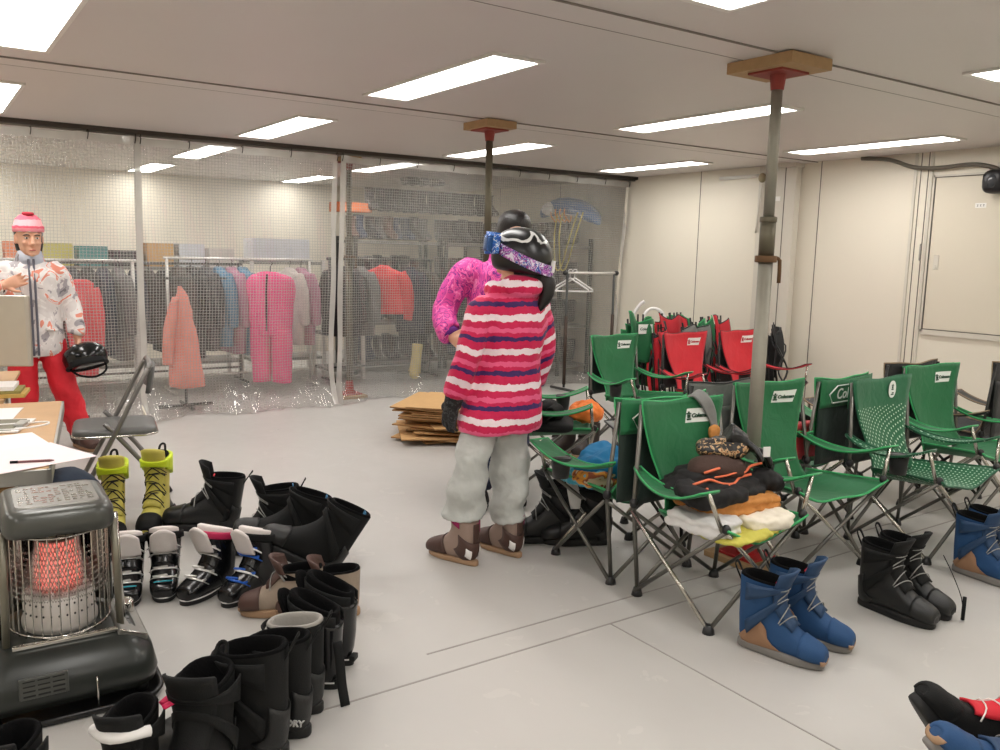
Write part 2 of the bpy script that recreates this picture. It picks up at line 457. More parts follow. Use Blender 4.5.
def lantern(g, x, y, s, z):
    """tiny lantern emblem"""
    g.bx(x - 0.30 * s, x + 0.30 * s, y - 0.5 * s, y - 0.3 * s, 0, z).bx(x - 0.2 * s, x + 0.2 * s, y - 0.26 * s, y + 0.16 * s, 0, z)
    g.bx(x - 0.32 * s, x + 0.32 * s, y + 0.2 * s, y + 0.32 * s, 0, z).bx(x - 0.1 * s, x + 0.1 * s, y + 0.32 * s, y + 0.5 * s, 0, z)
    return g
def drape(o, fn, su, sv, u0, v0):
    """lay a flat mesh (local x across, y up, z out) onto the cloth surface fn(u, v)"""
    for q in o.data.vertices:
        u = u0 + q.co.y / su; v = v0 + q.co.x / sv; e = 0.02
        p = Vector(fn(u, v)); n = (Vector(fn(u, v + e)) - p).cross(Vector(fn(u + e, v)) - p).normalized()
        if n.x < 0: n = -n
        q.co = p + n * (0.0064 + q.co.z)
    o.data.update()
def logo_patch(parent, fn, u0, v0, su, sv, w, h, ink, patch=M_LOGO_W, word='Coleman'):
    sk = 0.10 * w
    p = obj('logo_patch', G().grid(lambda a, b: (-w / 2 + w * a + sk * (b - .5), -h / 2 + h * b, 0), 10, 5), patch, parent)
    drape(p, fn, su, sv, u0, v0)
    t = text('lettering', word, h * 0.40, ink, p, Matrix.Translation((w * 0.09, -h * 0.03, 0.0022)), 0.0008, 0.25, 0.0012)
    drape(t, fn, su, sv, u0, v0)
    e = obj('lantern_emblem', lantern(G(), -w * 0.38, -h * 0.02, h * 0.62, 0.003), ink, p, smooth=False)
    drape(e, fn, su, sv, u0, v0)
    return p

def half_w(z):
    pts = [(0.34, .195), (0.42, .160), (0.50, .168), (0.60, .205), (0.72, .240), (0.80, .258), (0.815, .258)]
    for (a, wa), (b, wb) in zip(pts, pts[1:]):
        if z <= b: return wa + (wb - wa) * (z - a) / (b - a)
    return .246
def camp_chair(label, x, y, yaw, fab=GREEN, pip=GREEN_P, rear=GREEN_D, logo='green', holder=-1, tube=M_TUBE, arms=None, group='folding camping chairs', H=1.0, rear_logo=False, seed=0, pip_r=0.0045, cat_='chair', band=True, wk=1.0, fk=1.0):
    rnd = random.Random(seed)
    arms = arms or fab
    t = thing('camping_chair', label, cat_, (x, y, 0), yaw, group)
    FX0, FX1, FY = -0.205, 0.205, 0.222            # foot positions
    hubF = lambda s: Vector((0.25, s * 0.262 * fk, 0.415)); hubR = lambda s: Vector((-0.205, s * 0.262, 0.40))
    footF = lambda s: Vector((FX1, s * FY, 0.022)); footR = lambda s: Vector((FX0, s * FY, 0.022))
    r = 0.0088
    for s in (-1, 1):
        o = obj('foot', G().tube([(FX1, s * FY, 0.0), (FX1, s * FY, 0.012), (FX1, s * FY, 0.034)], [0.024, 0.022, 0.015], 12), M_BLACKP, t)
        o = obj('foot', G().tube([(FX0, s * FY, 0.0), (FX0, s * FY, 0.012), (FX0, s * FY, 0.034)], [0.024, 0.022, 0.015], 12), M_BLACKP, t)
        obj('back_pole', G().tube([footR(s), hubR(s), (-0.238, s * 0.244 * wk, 0.80 * H)], r * 1.05, 8), tube, t)
        # diagonal bars: front pair, rear pair, side pairs
        obj('cross_bar', G().tube([footF(s) + Vector((0.008, 0, 0)), hubF(-s) + Vector((0.0, 0, -0.012))], r, 8), M_CHROME if s > 0 else tube, t)
        obj('cross_bar', G().tube([footR(s) + Vector((-0.008, 0, 0)), hubR(-s) + Vector((-0.012, 0, -0.03))], r, 8), tube, t)
        obj('cross_bar', G().tube([footF(s) + Vector((0, s * 0.008, 0)), hubR(s) + Vector((0.006, s * 0.012, -0.03))], r, 8), M_CHROME if s < 0 else tube, t)
        obj('cross_bar', G().tube([footR(s) + Vector((0, s * 0.014, 0)), hubF(s) + Vector((0, s * 0.008, -0.012))], r, 8), tube, t)
        obj('arm_post', G().tube([hubF(s) + Vector((-0.01, s * 0.01, -0.01)), (0.222, s * 0.322 * (.4 + .6 * fk), 0.556)], r, 8), M_CHROME, t)
        obj('joint', G().ell(hubF(s), (0.018, 0.018, 0.02), 10, 6), M_BLACKP, t)
        obj('joint', G().ell(hubR(s), (0.019, 0.019, 0.022), 10, 6), M_BLACKP, t)
    # backrest cloth
    zt = 0.815 * H
    def back(u, v):           # u up 0..1, v across 0..1
        z = 0.345 + (zt - 0.345) * u
        w = wk * half_w(z / H if z > 0.6 else z) * (2 * v - 1)
        k = 1 - (2 * v - 1) ** 2
        x_ = -0.222 + 0.11 * (1 - u) ** 2.4 - 0.030 * k * (0.35 + 0.65 * u) + 0.006 * math.sin(9 * u + 3 * v + seed) * k
        sag = -0.012 * k * u ** 6 + 0.004 * math.sin(v * 11 + seed) * u ** 8
        return (x_, w, z + sag)
    bk = obj('backrest', G().grid(back, 22, 16), fab, t, solid=0.005)
    edge = [back(u / 14, 0) for u in range(15)] + [back(1, v / 10) for v in range(1, 10)] + [back(1 - u / 14, 1) for u in range(15)]
    obj('piping', G().tube(edge, pip_r, 6), pip, bk)
    def seat(u, v):           # u rear->front
        w = (0.185 + (0.270 * fk - 0.185) * u ** 1.3) * (2 * v - 1); k = 1 - (2 * v - 1) ** 2
        x_ = -0.135 + 0.385 * u + 0.018 * (2 * v - 1) ** 4 * u
        z = 0.352 + 0.062 * u - 0.062 * k * (0.6 + 0.5 * u) + 0.012 * math.sin(v * 2 * PI * 1.5 + seed) * u ** 3 * k + 0.03 * (2 * v - 1) ** 6 * (1 - u)
        return (x_, w, z)
    st = obj('seat', G().grid(seat, 14, 18), fab, t, solid=0.006)
    edge = [seat(u / 8, 0) for u in range(9)] + [seat(1, v / 14) for v in range(1, 14)] + [seat(1 - u / 8, 1) for u in range(9)]
    obj('piping', G().tube(edge, pip_r * 1.25, 6), pip, st)
    # rear side of the backrest: dark net with a fabric pocket band over the pole tops
    if rear is not None:
        def rearf(z0, z1, dx):
            def f(u, v):
                z = z0 + (z1 - z0) * u; k = 1 - (2 * v - 1) ** 2
                return (-0.248 - dx - 0.012 * k, 0.245 * wk * (2 * v - 1), z - 0.012 * k * u ** 6)
            return f
        obj('rear_panel', G().grid(rearf(0.375, 0.70 * H, 0), 10, 10), rear, t, solid=0.004)
        if band:
            bd = obj('rear_pocket', G().grid(rearf(0.665 * H, zt - 0.003, 0.006), 6, 10), fab, t, solid=0.004)
            if rear_logo:
                M = frame((-0.275, 0, 0.735 * H), (0, -1, 0), (0, 0, 1))
                lp = obj('logo_outline', G().tube([M @ Vector(q) for q in [(-0.17, -0.045, 0), (0.14, -0.045, 0), (0.18, 0.04, 0), (-0.13, 0.04, 0), (-0.20, 0.0, 0)]], 0.0035, 6, 1, True), M_LOGO_W, bd)
                text('lettering', 'Coleman', 0.075, M_LOGO_W, bd, M @ Matrix.Translation((0, -0.005, 0.0)), 0.001, 0.25, 0.001)
    # armrest slings
    for s in (-1, 1):
        def arm(u, v):
            xx = -0.228 + 0.455 * u
            yc = s * (0.262 * wk + (0.322 * (.4 + .6 * fk) - 0.262 * wk) * u ** 0.8); w = 0.016 + 0.036 * math.sin(min(1, u * 1.15 + 0.02) * PI * 0.62)
            z = 0.545 - 0.22 * u * (1 - u) + 0.015 * u
            vv = 2 * v - 1
            return (xx, yc + w * vv, z - 0.012 * (1 - vv * vv) * (1 - u))
        ar = obj('armrest', G().grid(arm, 16, 6), arms, t, solid=0.007)
        edge = [arm(u / 14, 0) for u in range(15)] + [arm(1 - u / 14, 1) for u in range(15)]
        obj('piping', G().tube(edge, pip_r * 0.9, 6, 1, True), pip, ar)
        if s == holder or holder == 2:
            c = Vector(arm(0.66, 0.5))
            ch = obj('cup_holder', G().loft([ring_e(c + Vector((0, 0, 0.000 - 0.085 * q)), 0.043 - 0.008 * q, 0.041 - 0.008 * q, 18) for q in (0, .3, .6, 1)], False, True), BLACKM, t, solid=0.003)
            obj('holder_rim', G().tube(ring_e(c + Vector((0, 0, 0.004)), 0.044, 0.042, 18), 0.004, 6, 1, True), M_BLACKP, ch)
            obj('holder_opening', G().loft([ring_e(c + Vector((0, 0, 0.0035)), 0.043, 0.041, 18), ring_e(c + Vector((0, 0, 0.0048)), 0.043, 0.041, 18)]), BLACKM, ch)
    if logo:
        su = zt - 0.345; sv = 2 * 0.236 * wk
        if logo == 'green': logo_patch(bk, back, (0.735 * H - 0.345) / su, 0.74, su, sv, 0.125, 0.062, M_LOGO_G)
        elif logo == 'red': logo_patch(bk, back, (0.735 * H - 0.345) / su, 0.74, su, sv, 0.125, 0.062, M_LOGO_R)
        elif logo == 'oval':
            p = Vector(back(0.86, 0.70)); M = frame(p + Vector((0.013, 0, 0)), (0, 1, 0), (0, 0, 1))
            pt = obj('logo_patch', G().loft([ring_e((0, 0, 0), 0.032, 0.045, 20, 0.9), ring_e((0, 0, 0.0015), 0.032, 0.045, 20, 0.9)]).tf(M), M_LOGO_W, bk, smooth=False)
            e = lantern(G(), 0, 0.012, 0.032, 0.001).bx(-0.012, 0.012, -0.03, -0.024, 0, 0.001).bx(-0.003, 0.012, -0.022, -0.016, 0, 0.001)
            obj('lantern_emblem', e.tf(M @ Matrix.Translation((0, 0, 0.0015))), M_LOGO_G, pt, smooth=False)
    return t

camp_chair('green camping chair in front piled with folded clothes and dark hats', -2.225, 2.615, R(-3), holder=0, seed=1, wk=0.88, fk=.80)
camp_chair('green camping chair seen from behind, cup hole in its armrest, blue cloth on seat', -2.785, 2.625, PI + R(-3), holder=1, rear_logo=True, seed=2)
camp_chair('empty green camping chair right behind the galvanised post', -2.39, 3.37, R(-8), seed=3, wk=.86)
camp_chair('green camping chair seen from behind beside the dotted chair, red bag on seat', -2.80, 3.92, PI + R(4), holder=1, rear_logo=True, seed=4)
camp_chair('dark green camping chair covered in small white dots', -2.205, 4.06, R(0), fab=DOTG, pip=DOT_P, rear=GREEN_D, logo='oval', seed=5, H=1.0)
camp_chair('plain green camping chair behind and right of the dotted chair', -2.39, 4.86, R(-4), holder=0, seed=6)
camp_chair('empty green camping chair farthest back, left of the red chairs', -4.51, 4.33, R(6), seed=7)
camp_chair('left one of the two red camping chairs that face forward', -4.46, 5.02, R(3), fab=RED, pip=RED_P, rear=BLACKC, logo='red', tube=M_DTUBE, seed=8)
camp_chair('right one of the two red camping chairs, partly behind the post', -4.44, 5.64, R(3), fab=RED, pip=RED_P, rear=BLACKC, logo='red', tube=M_DTUBE, arms=RED, seed=9)
camp_chair('green camping chair half hidden behind the striped jacket, orange shirt and gloves on it', -3.98, 3.13, R(52), holder=1, seed=10)
camp_chair('grey backed camping chair standing back to back with the chair behind the post', -2.98, 3.24, PI, fab=GREY, pip=BLACKC, rear=GREY, logo=None, holder=0, tube=M_DTUBE, seed=11, band=False)
camp_chair('black camping chair seen from behind, back to back with the rightmost green chair', -2.92, 4.80, PI + R(-3), fab=BLACKC, pip=TAN, rear=BLACKC, logo=None, holder=0, tube=M_DTUBE, seed=12, H=1.02, band=False)
camp_chair('black camping chair cut by the right picture edge, net cup holder on its arm', -2.66, 5.43, PI + R(2), fab=BLACKC, pip=TAN, rear=BLACKC, logo=None, holder=1, tube=M_DTUBE, seed=13, H=1.03, band=False)
# ------------------------------------------------------------------ boots
BK = mat('black_boot_leather', (19, 20, 20), 0.45, var=0.25, bump=0.12, bscale=180)
BK2 = mat('black_boot_textile', (13, 14, 14), 0.75, var=0.25, bump=0.2, bscale=300, spec=.3)
BSOLE = mat('black_rubber', (12, 12, 12), 0.6)
BLUE_T = mat('blue_pull_tab', (44, 104, 142), 0.7)
GREYL = mat('grey_padding', (150, 146, 140), 0.8, bump=.2, bscale=90)
LINER_K = mat('black_liner_fleece', (9, 9, 10), 0.95, spec=.15, bump=0.3, bscale=200)
LINER_W = mat('white_liner_padding', (222, 214, 210), 0.7, var=0.06, bump=0.15, bscale=40)
BLUE = mat('blue_suede', (26, 68, 112), 0.75, var=0.12, bump=0.1, bscale=200)
BLUE_D = mat('navy_leather', (26, 58, 92), 0.6, var=0.1)
TANP = mat('tan_suede_patch', (152, 116, 88), 0.8, var=0.08)
GUM = mat('gum_rubber', (160, 128, 98), 0.6)
GREYSOLE = mat('grey_rubber', (120, 116, 112), 0.6)
LACE = mat('grey_lace', (150, 150, 146), 0.6)
LACE_W = mat('white_lace', (232, 226, 220), 0.6)
REDL = mat('red_lining', (206, 26, 44), 0.7)
PINKL = mat('pink_webbing', (226, 32, 92), 0.6)
YEL = mat('yellow_shell', (196, 184, 84), 0.55, var=0.1, bump=0.08, bscale=120)
LIME = mat('lime_trim', (206, 226, 34), 0.5, var=0.06)
BROWNB = mat('brown_boot_leather', (74, 50, 42), 0.55, var=0.15, bump=0.15, bscale=120)
DKB = mat('dark_brown_leather', (44, 34, 30), 0.5, var=.2)
BEIGEB = mat('beige_boot_canvas', (150, 134, 118), 0.75, var=0.1, bump=0.15, bscale=150)
SHELL = mat('black_hard_shell', (14, 15, 17), 0.22, var=0.1)
BUCKLE = mat('silver_buckle', (214, 212, 208), 0.28, 0.6, 0.04)
BUCKLE_B = mat('blue_buckle', (28, 92, 190), 0.35)
WHITEP = mat('white_trim', (232, 230, 228), 0.45, var=0.03)
TEAL = mat('teal_print', (40, 170, 190), 0.4)
PINKB = mat('magenta_strap', (190, 36, 84), 0.5)

def sole_poly(L, w, n=30):
    pts = []
    for i in range(n):
        a = 2 * PI * i / n
        c, s = math.cos(a), math.sin(a)
        x = L / 2 + L / 2 * spow(c, 0.8)
        u = x / L
        hw = w * (0.74 + 0.30 * math.sin(max(0, min(1, (u - 0.25) / 0.8)) * PI * 0.75) - 0.06 * math.exp(-((u - .4) / .12) ** 2))
        pts.append((x - 0.02, hw * spow(s, 0.75)))
    return pts
SB = [(.302, .045, .302, .030, .012), (.297, .066, .297, .022, .030), (.275, .082, .275, .018, .044), (.24, .094, .24, .018, .051), (.205, .112, .20, .018, .051),
      (.175, .138, .14, .018, .047), (.152, .170, .06, .018, .045), (.141, .200, .0, .03, .046), (.138, .225, -.012, .10, .049), (.143, .248, -.014, .19, .053), (.150, .266, -.016, .280, .056)]
def inner(top, deep=.2):
    tx, tz, bx, bz, w = top
    return [(tx, tz, bx, bz, w), (tx - .006, tz + .007, bx + .006, bz + .007, w - .004), (tx - .014, tz - .004, bx + .014, bz - .004, w - .011), (tx - .020, tz - deep * .4, bx + .022, bz - deep * .4, w - .016), (tx - .03, tz - deep * .75, bx + .03, bz - deep * .9, w - .02)]
def surf(S, p=.85):
    """point on a boot body: section parameter t, angle a (0 = front, 180 = back/bottom), offset"""
    def P(t, a, off=0.0):
        t = max(0, min(len(S) - 1.0001, t)); i = int(t); f = t - i
        q = [S[max(i - 1, 0)], S[i], S[i + 1], S[min(i + 2, len(S) - 1)]]
        tx, tz, bx, bz, w = [0.5 * (2 * B + (C - A) * f + (2 * A - 5 * B + 4 * C - D) * f * f + (3 * B - A - 3 * C + D) * f ** 3) for A, B, C, D in zip(*q)]
        c = Vector(((tx + bx) / 2, 0, (tz + bz) / 2)); h = Vector(((tx - bx) / 2, 0, (tz - bz) / 2)); a = R(a)
        k = off / max(h.length, .02)
        return c + h * (1 + k) * spow(math.cos(a), p) + Vector((0, (w + off) * spow(math.sin(a), p), 0))
    return P
def patch(P, t0, t1, a0, a1, off, nu=6, nv=10): return G().grid(lambda u, v: P(t0 + (t1 - t0) * u, a0 + (a1 - a0) * v, off), nu, nv)
def shoe(name, label, category, loc, yaw, group=None, pitch=0.0, roll=0.0, scale=1.0):
    t = thing(name, label, category, loc, 0, group, rot=(roll, pitch, yaw))
    t.scale = (scale, scale, scale)
    return t
def snow_boot(label, loc, yaw, style='black', pitch=0, roll=0, scale=1.0, group=None, tilt_top=0.0, loop=True, lace=True, seed=0, word=None, hi=0.0, wide=1.0, tongue=True, tab=False, liner=None):
    t = shoe('snowboard_boot', label, 'boot', loc, yaw, group, pitch, roll, scale)
    up, toe, tong, sole, lin_, lc = {'black': (BK, BK, BK2, BSOLE, LINER_K, LACE), 'blue': (BLUE, BLUE, BLUE_D, GREYSOLE, LINER_K, LACE),
                              'brown': (BEIGEB, BROWNB, BROWNB, GUM, LINER_K, LACE), 'soft': (BK2, BK, BK2, BSOLE, LINER_K, LACE),
                              'yellow': (YEL, BK2, YEL, BSOLE, LINER_K, BSOLE), 'redlace': (BK2, BK2, REDL, BSOLE, LINER_K, LACE_W)}[style]
    lin_ = liner or lin_
    S = [(x, z + (hi * (i - 6) / 4 if i > 6 else 0), bx, bz + (hi * (i - 7) / 3 if i > 7 else 0), w * wide) for i, (x, z, bx, bz, w) in enumerate(SB)]
    if style == 'yellow': S = [(x, z, bx + (.02 if i > 7 else 0), bz, w * (0.90 if i > 6 else 1)) for i, (x, z, bx, bz, w) in enumerate(S)]
    P = surf(S); top = S[-1]
    body = obj('upper', G().loft(prof(S, 22, 4), cap1=False), up, t)
    so = obj('sole', G().prism([(x * .985 + .004, y) for x, y in sole_poly(.318, .0495 * wide)], 0, 0.034), sole, t, bevel=0.008)
    if style in ('blue', 'brown'): obj('toe_bumper', patch(P, .15, 1.3, 95, 265, .005), GUM, so, solid=.004, offset=0)
    obj('toe_cap', patch(P, .3, 3.6, -118, 118, .003, 10, 14), toe, body, solid=.003, offset=0)
    if style == 'blue':
        for sg in (-1, 1):
            obj('side_patch', G().grid(lambda u, v: P(4.2 + 3.1 * u, sg * (158 - (8 + 66 * min(1, u * 1.5)) * v), .004), 8, 6), TANP, body, solid=.002, offset=0)
    if style in ('black', 'soft', 'redlace'):
        obj('heel_counter', patch(P, 6.3, 8.3, 118, 242, .004), BK, body, solid=.004, offset=0)
    ln = obj('liner', G().loft(prof([(top[0] - .004, top[1] - .03, top[2] + .004, top[3] - .03, top[4] - .004)] + inner((top[0] - .002, top[1], top[2] + .002, top[3], top[4] - .002)), 22, 3), cap0=False), lin_, t)
    if style in ('blue', 'redlace', 'black') and seed % 2 == 0 or tab:
        obj('lining_label', G().box((top[2] + .024 if tab else top[0] - .030, 0, (top[3] if tab else top[1]) - .018), (.005, .034, .05), Matrix.Rotation(R(-8 if not tab else 8), 3, 'Y')), REDL if not tab else BLUE_T, ln, smooth=False)
    if tongue:
        def tf(u, v):
            tt = 4.4 + u * 7.0; aa = (2 * v - 1) * (40 + 18 * u)
            q = P(min(tt, 10), aa, .007)
            if tt > 10: q = q + Vector((.020, 0, .045)) * (tt - 10) * (1 - .3 * abs(2 * v - 1) ** 2)
            return q
        tg = obj('tongue', G().grid(tf, 14, 8), tong, body, solid=0.008, offset=0)
    else: tg = body
    if lace:
        for k in range(5):
            tt = 4.8 + k * .95; sg = 1 if k % 2 else -1
            obj('lace', G().tube([P(tt, -58 * sg, .012), P(tt + .2, -20 * sg, .017), P(tt + .5, 20 * sg, .017), P(tt + .8, 58 * sg, .012)], .0022, 5, 3), lc, tg)
    if style in ('black', 'blue', 'soft'):
        for k, t0 in enumerate((7.0, 8.9)):
            obj('strap', patch(P, t0, t0 + .85, -112, 112, .013, 3, 16), BLUE_D if style == 'blue' else BK2, body, solid=0.004, offset=0)
    if loop:
        obj('pull_loop', G().tube([(top[2] + .006, -.016, top[3] - .03), (top[2] - .022, -.011, top[3] + .02), (top[2] - .02, .011, top[3] + .024), (top[2] + .006, .016, top[3] - .03)], .006, 6, 5, flat=(.4, (1, 0, 0))), BK2, t)
    if style == 'yellow':
        obj('cuff_trim', patch(P, 9.0, 10, 62, 298, .007, 4, 18), LIME, body, solid=.016, offset=0)
        obj('cuff_band', patch(P, 9.1, 10, -62, 62, .015, 4, 10), LIME, tg, solid=.014, offset=0)
        for k in range(4):
            for sg in (-1, 1):
                obj('lace', G().tube([P(5.2 + k, -50 * sg, .012), P(5.8 + k, 0, .020), P(6.3 + k, 50 * sg, .012)], .0028, 5, 3), BSOLE, body)
    if word:
        wd, (wx, wz), sz, side = word
        M = frame((wx, side * .0585 * wide, wz), (-side, 0, 0), (0, 0, 1))
        text('lettering', wd, sz, LOGO_GREY, body, M, 0.002, 0.1, 0.0008)
    return t
LOGO_GREY = mat('printed_pale_grey', (190, 190, 188), 0.5, var=0.03)

SK = [(.290, .062, .290, .030, .020), (.280, .082, .280, .022, .038), (.24, .100, .24, .020, .047), (.19, .125, .17, .020, .048), (.150, .160, .07, .020, .046),
      (.130, .195, .0, .03, .045), (.132, .225, -.018, .10, .048), (.146, .260, -.022, .17, .052), (.158, .285, -.026, .235, .055)]
def ski_boot(label, loc, yaw, accent='silver', pitch=0, roll=0, scale=1.0, group=None, liner=LINER_W, pink=False, wide=1.0):
    t = shoe('ski_boot', label, 'boot', loc, yaw, group, pitch, roll, scale)
    t.scale = (scale, scale * wide, scale)
    sh = obj('shell', G().loft(prof(SK[:6], 22, 4, .75)), SHELL, t)
    obj('sole', G().prism(sole_poly(.31, .043), 0, 0.036), BSOLE, t, bevel=0.003)
    obj('sole_edge', G().prism([(x * 1.008 - .001, y * 1.03) for x, y in sole_poly(.31, .043)], .022, .028), WHITEP, t, bevel=0.001)
    cf = obj('cuff', G().loft(prof([(a + .003, b, c - .003, d, w + .004) for a, b, c, d, w in SK[4:]], 22, 4, .75)), SHELL, t)
    top = SK[-1]
    ln = obj('liner', G().loft(prof([(top[0] - .006, top[1] - .04, top[2] + .008, top[3] - .03, top[4] - .008), (top[0] + .004, top[1] + .045, top[2] + .006, top[3] + .035, top[4] - .004), (top[0] - .004, top[1] + .062, top[2] + .010, top[3] + .048, top[4] - .010), (top[0] - .022, top[1] + .05, top[2] + .026, top[3] + .036, top[4] - .022), (top[0] - .045, top[1] - .06, top[2] + .04, top[3] - .06, top[4] - .028)], 22, 4), cap0=False), liner, t)
    obj('tongue', G().grid(lambda u, v: (.150 + .042 * u - .018 * (2 * v - 1) ** 2, .040 * (2 * v - 1), .22 + .125 * u - .03 * u * (2 * v - 1) ** 2), 10, 8), liner, ln, solid=0.014)
    # clasps: two across the foot, two across the cuff
    bm = BUCKLE_B if accent == 'blue' else BUCKLE
    for k, (x, z, w, tl) in enumerate([(.225, .108, .046, -.45), (.175, .135, .048, -.6), (.148, .205, .05, -1.0), (.158, .250, .055, -1.2)]):
        g = G().tube([(x - .045, -w, z - .030), (x - .012, -w * .72, z - .004), (x + .004, 0, z + .004), (x - .012, w * .72, z - .004), (x - .045, w, z - .030)], .0065, 8, 4, flat=(.5, (.5, 0, 1)))
        b = obj('clasp', g, WHITEP if k in (1, 3) else bm, sh if k < 2 else cf)
        obj('lever', G().box((x - .006, -.012, z + .009), (.014, .05, .007), Matrix.Rotation(R(20), 3, 'Z')), bm, b, smooth=False, bevel=.002)
        obj('catch', G().box((x - .028, .036, z - .008), (.02, .016, .012)), bm, b, smooth=False, bevel=.002)
    obj('power_strap', G().grid(lambda u, v: (.066 + .100 * math.cos((2 * v - 1) * 2.6) , .064 * math.sin((2 * v - 1) * 2.6), .262 + .026 * math.cos((2 * v - 1) * 2.6) + .034 * u), 3, 24), PINKB if pink else BK2, t, solid=.004)
    if accent == 'teal':
        obj('toe_print', G().tube([(.252, -.030, .098), (.262, 0, .103), (.252, .030, .098)], .006, 6, 4, flat=(.5, (0, 0, 1))), TEAL, sh)
    obj('heel_lug', G().bx(-.03, -.008, -.02, .02, .02, .04), BSOLE, t, smooth=False, bevel=.003)
    return t
def low_boot(label, loc, yaw, scale=1.0, group=None, col=BROWNB, sole=GUM, cuff=None, category='shoe'):
    t = shoe('ankle_boot', label, category, loc, yaw, group, 0, 0, scale)
    S = [(.275, .05, .275, .028, .012), (.266, .07, .266, .02, .034), (.23, .088, .23, .018, .046), (.18, .108, .17, .018, .046), (.14, .135, .06, .018, .042), (.125, .16, .0, .05, .042), (.12, .185, -.005, .13, .044), (.122, .20, -.004, .17, .045)]
    up = obj('upper', G().loft(prof(S, 20, 4)), col, t)
    obj('sole', G().prism(sole_poly(.30, .048), 0, .024), sole, t, bevel=.006)
    top = S[-1]
    obj('liner', G().loft(prof([(a, b + .004, c, d + .004, w) for a, b, c, d, w in inner((top[0] - .003, top[1], top[2] + .003, top[3], top[4] - .003))], 20, 2), cap0=False), LINER_K, t)
    obj('tongue', G().grid(lambda u, v: (.18 - .07 * u + .02 * u * u, .028 * (2 * v - 1), .115 + .11 * u - .01 * (2 * v - 1) ** 2), 8, 5), col, up, solid=.008)
    for k in range(3):
        x = .172 - .02 * k; z = .125 + .025 * k
        obj('lace', G().tube([(x - .02, -.034, z - .008), (x + .006, 0, z + .006), (x - .02, .034, z - .002)], .0024, 5, 3), LACE, up)
    obj('pull_loop', G().tube([(-.004, -.01, .165), (-.016, -.006, .2), (-.016, .006, .2), (-.004, .01, .165)], .0035, 6, 4), BK2, up)
    return t

# right side: pairs set down in front of the chairs
yw = look(-1.893, 2.424, -1.647, 2.50)
snow_boot('nearer blue suede snowboard boot in front of the clothes-piled chair', (-1.905, 2.42, 0), yw, 'blue', seed=0, group='blue boots')
snow_boot('farther blue suede snowboard boot of the pair before the clothes-piled chair', (-1.925, 2.605, 0), yw + R(3), 'blue', seed=2, group='blue boots')
snow_boot('nearer black snowboard boot of the pair right of the blue boots', (-1.885, 3.14, 0), R(4), 'black', seed=1, group='black boots by the dotted chair')
snow_boot('farther black snowboard boot of the pair right of the blue boots', (-1.895, 3.285, 0), R(2), 'black', seed=3, group='black boots by the dotted chair')
snow_boot('blue suede boot at the right picture edge, tan patch on its side', (-1.88, 3.87, 0), R(2), 'blue', seed=0, group='blue boots')
snow_boot('blue suede boot cut by the right edge behind its twin', (-1.90, 4.02, 0), R(0), 'blue', seed=2, group='blue boots')
cbg = obj('lace_handle', G().tube([(-1.66, 3.31, .25), (-1.625, 3.325, .18), (-1.585, 3.335, .09), (-1.575, 3.335, .02)], .0018, 5, 3).tube([(-1.573, 3.335, .10), (-1.573, 3.335, .006)], .008, 6), BK2)
tag(cbg, 'thin black lace with toggle hanging in front of the black boot pair', 'lace')

# lower right: a pair tipped back on the heels
snow_boot('blue boot at the lower right corner, tipped back under the red-laced boot', (-0.875, 2.11, 0.02), R(236), 'blue', pitch=R(-50), seed=1, group='tipped over boots')
snow_boot('black boot with red tongue tipped back, sole facing left', (-1.005, 2.235, 0.02), R(236), 'redlace', pitch=R(-55), seed=1, group='tipped over boots', lace=True)
# beside the two people
snow_boot('black snowboard boot on the floor under the blue-draped chair, toe pointing left', (-3.10, 2.60, 0), look(-3.05, 2.66, -3.22, 2.38), 'black', seed=1, scale=1.08, group='black boots under the chair')
snow_boot('second black boot under the blue-draped chair, half behind the first', (-2.98, 2.72, 0), look(-3.05, 2.66, -3.22, 2.40), 'black', seed=3, scale=1.08, group='black boots under the chair')
low_boot('left dark brown ankle boot on the floor behind the cup hole armrest', (-4.62, 3.83, 0), R(-70), 1.2, 'ankle boots', col=DKB)
low_boot('right dark brown ankle boot on the floor behind the cup hole armrest', (-4.55, 3.99, 0), R(-65), 1.2, 'ankle boots', col=DKB)

# left cluster
vl = R(235.4)     # pointing left across the picture
snow_boot('yellow snowboard boot with lime cuff partly behind the heater', (-4.40, 0.75, 0), R(-14), 'yellow', hi=.06, scale=1.08, seed=1, group='yellow boots')
snow_boot('yellow snowboard boot with lime cuff and black toe facing forward', (-4.43, 0.98, 0), R(-28), 'yellow', hi=.06, scale=1.08, seed=3, group='yellow boots')
ski_boot('black ski boot with white padding and teal toe line, next to heater', (-3.60, 0.655, 0), R(-14), 'teal', group='black and white ski boots', scale=.8, wide=1.4)
ski_boot('black ski boot with white padding and teal toe line, second from heater', (-3.585, 0.795, 0), R(-16), 'teal', group='black and white ski boots', scale=.8, wide=1.4)
ski_boot('black ski boot with pink webbing and silver clasps, third from heater', (-3.42, 1.00, 0), R(-60), 'silver', group='black and white ski boots', pink=True, scale=.86, wide=1.2)
ski_boot('black ski boot with blue buckle, fourth from heater', (-3.31, 1.135, 0), R(-62), 'blue', group='black and white ski boots', scale=.86, wide=1.2)
snow_boot('black laced boot behind the ski boots, toe pointing at the yellow boots', (-4.05, 1.22, 0.0), vl + R(12), 'black', pitch=R(-9), seed=0, scale=1.12, group='black boots in the left cluster', hi=-.02)
snow_boot('black boot with blue pull tab, upright behind the leaning pair', (-3.68, 1.40, 0), vl + R(15), 'black', seed=2, scale=1.1, group='black boots in the left cluster', tab=True)
snow_boot('black soft boot leaning back, middle one of the leaning boots', (-3.47, 1.34, 0.022), vl + R(15), 'soft', pitch=R(-24), seed=1, scale=1.1, group='black boots in the left cluster', lace=False, tongue=False, tab=True, loop=False)
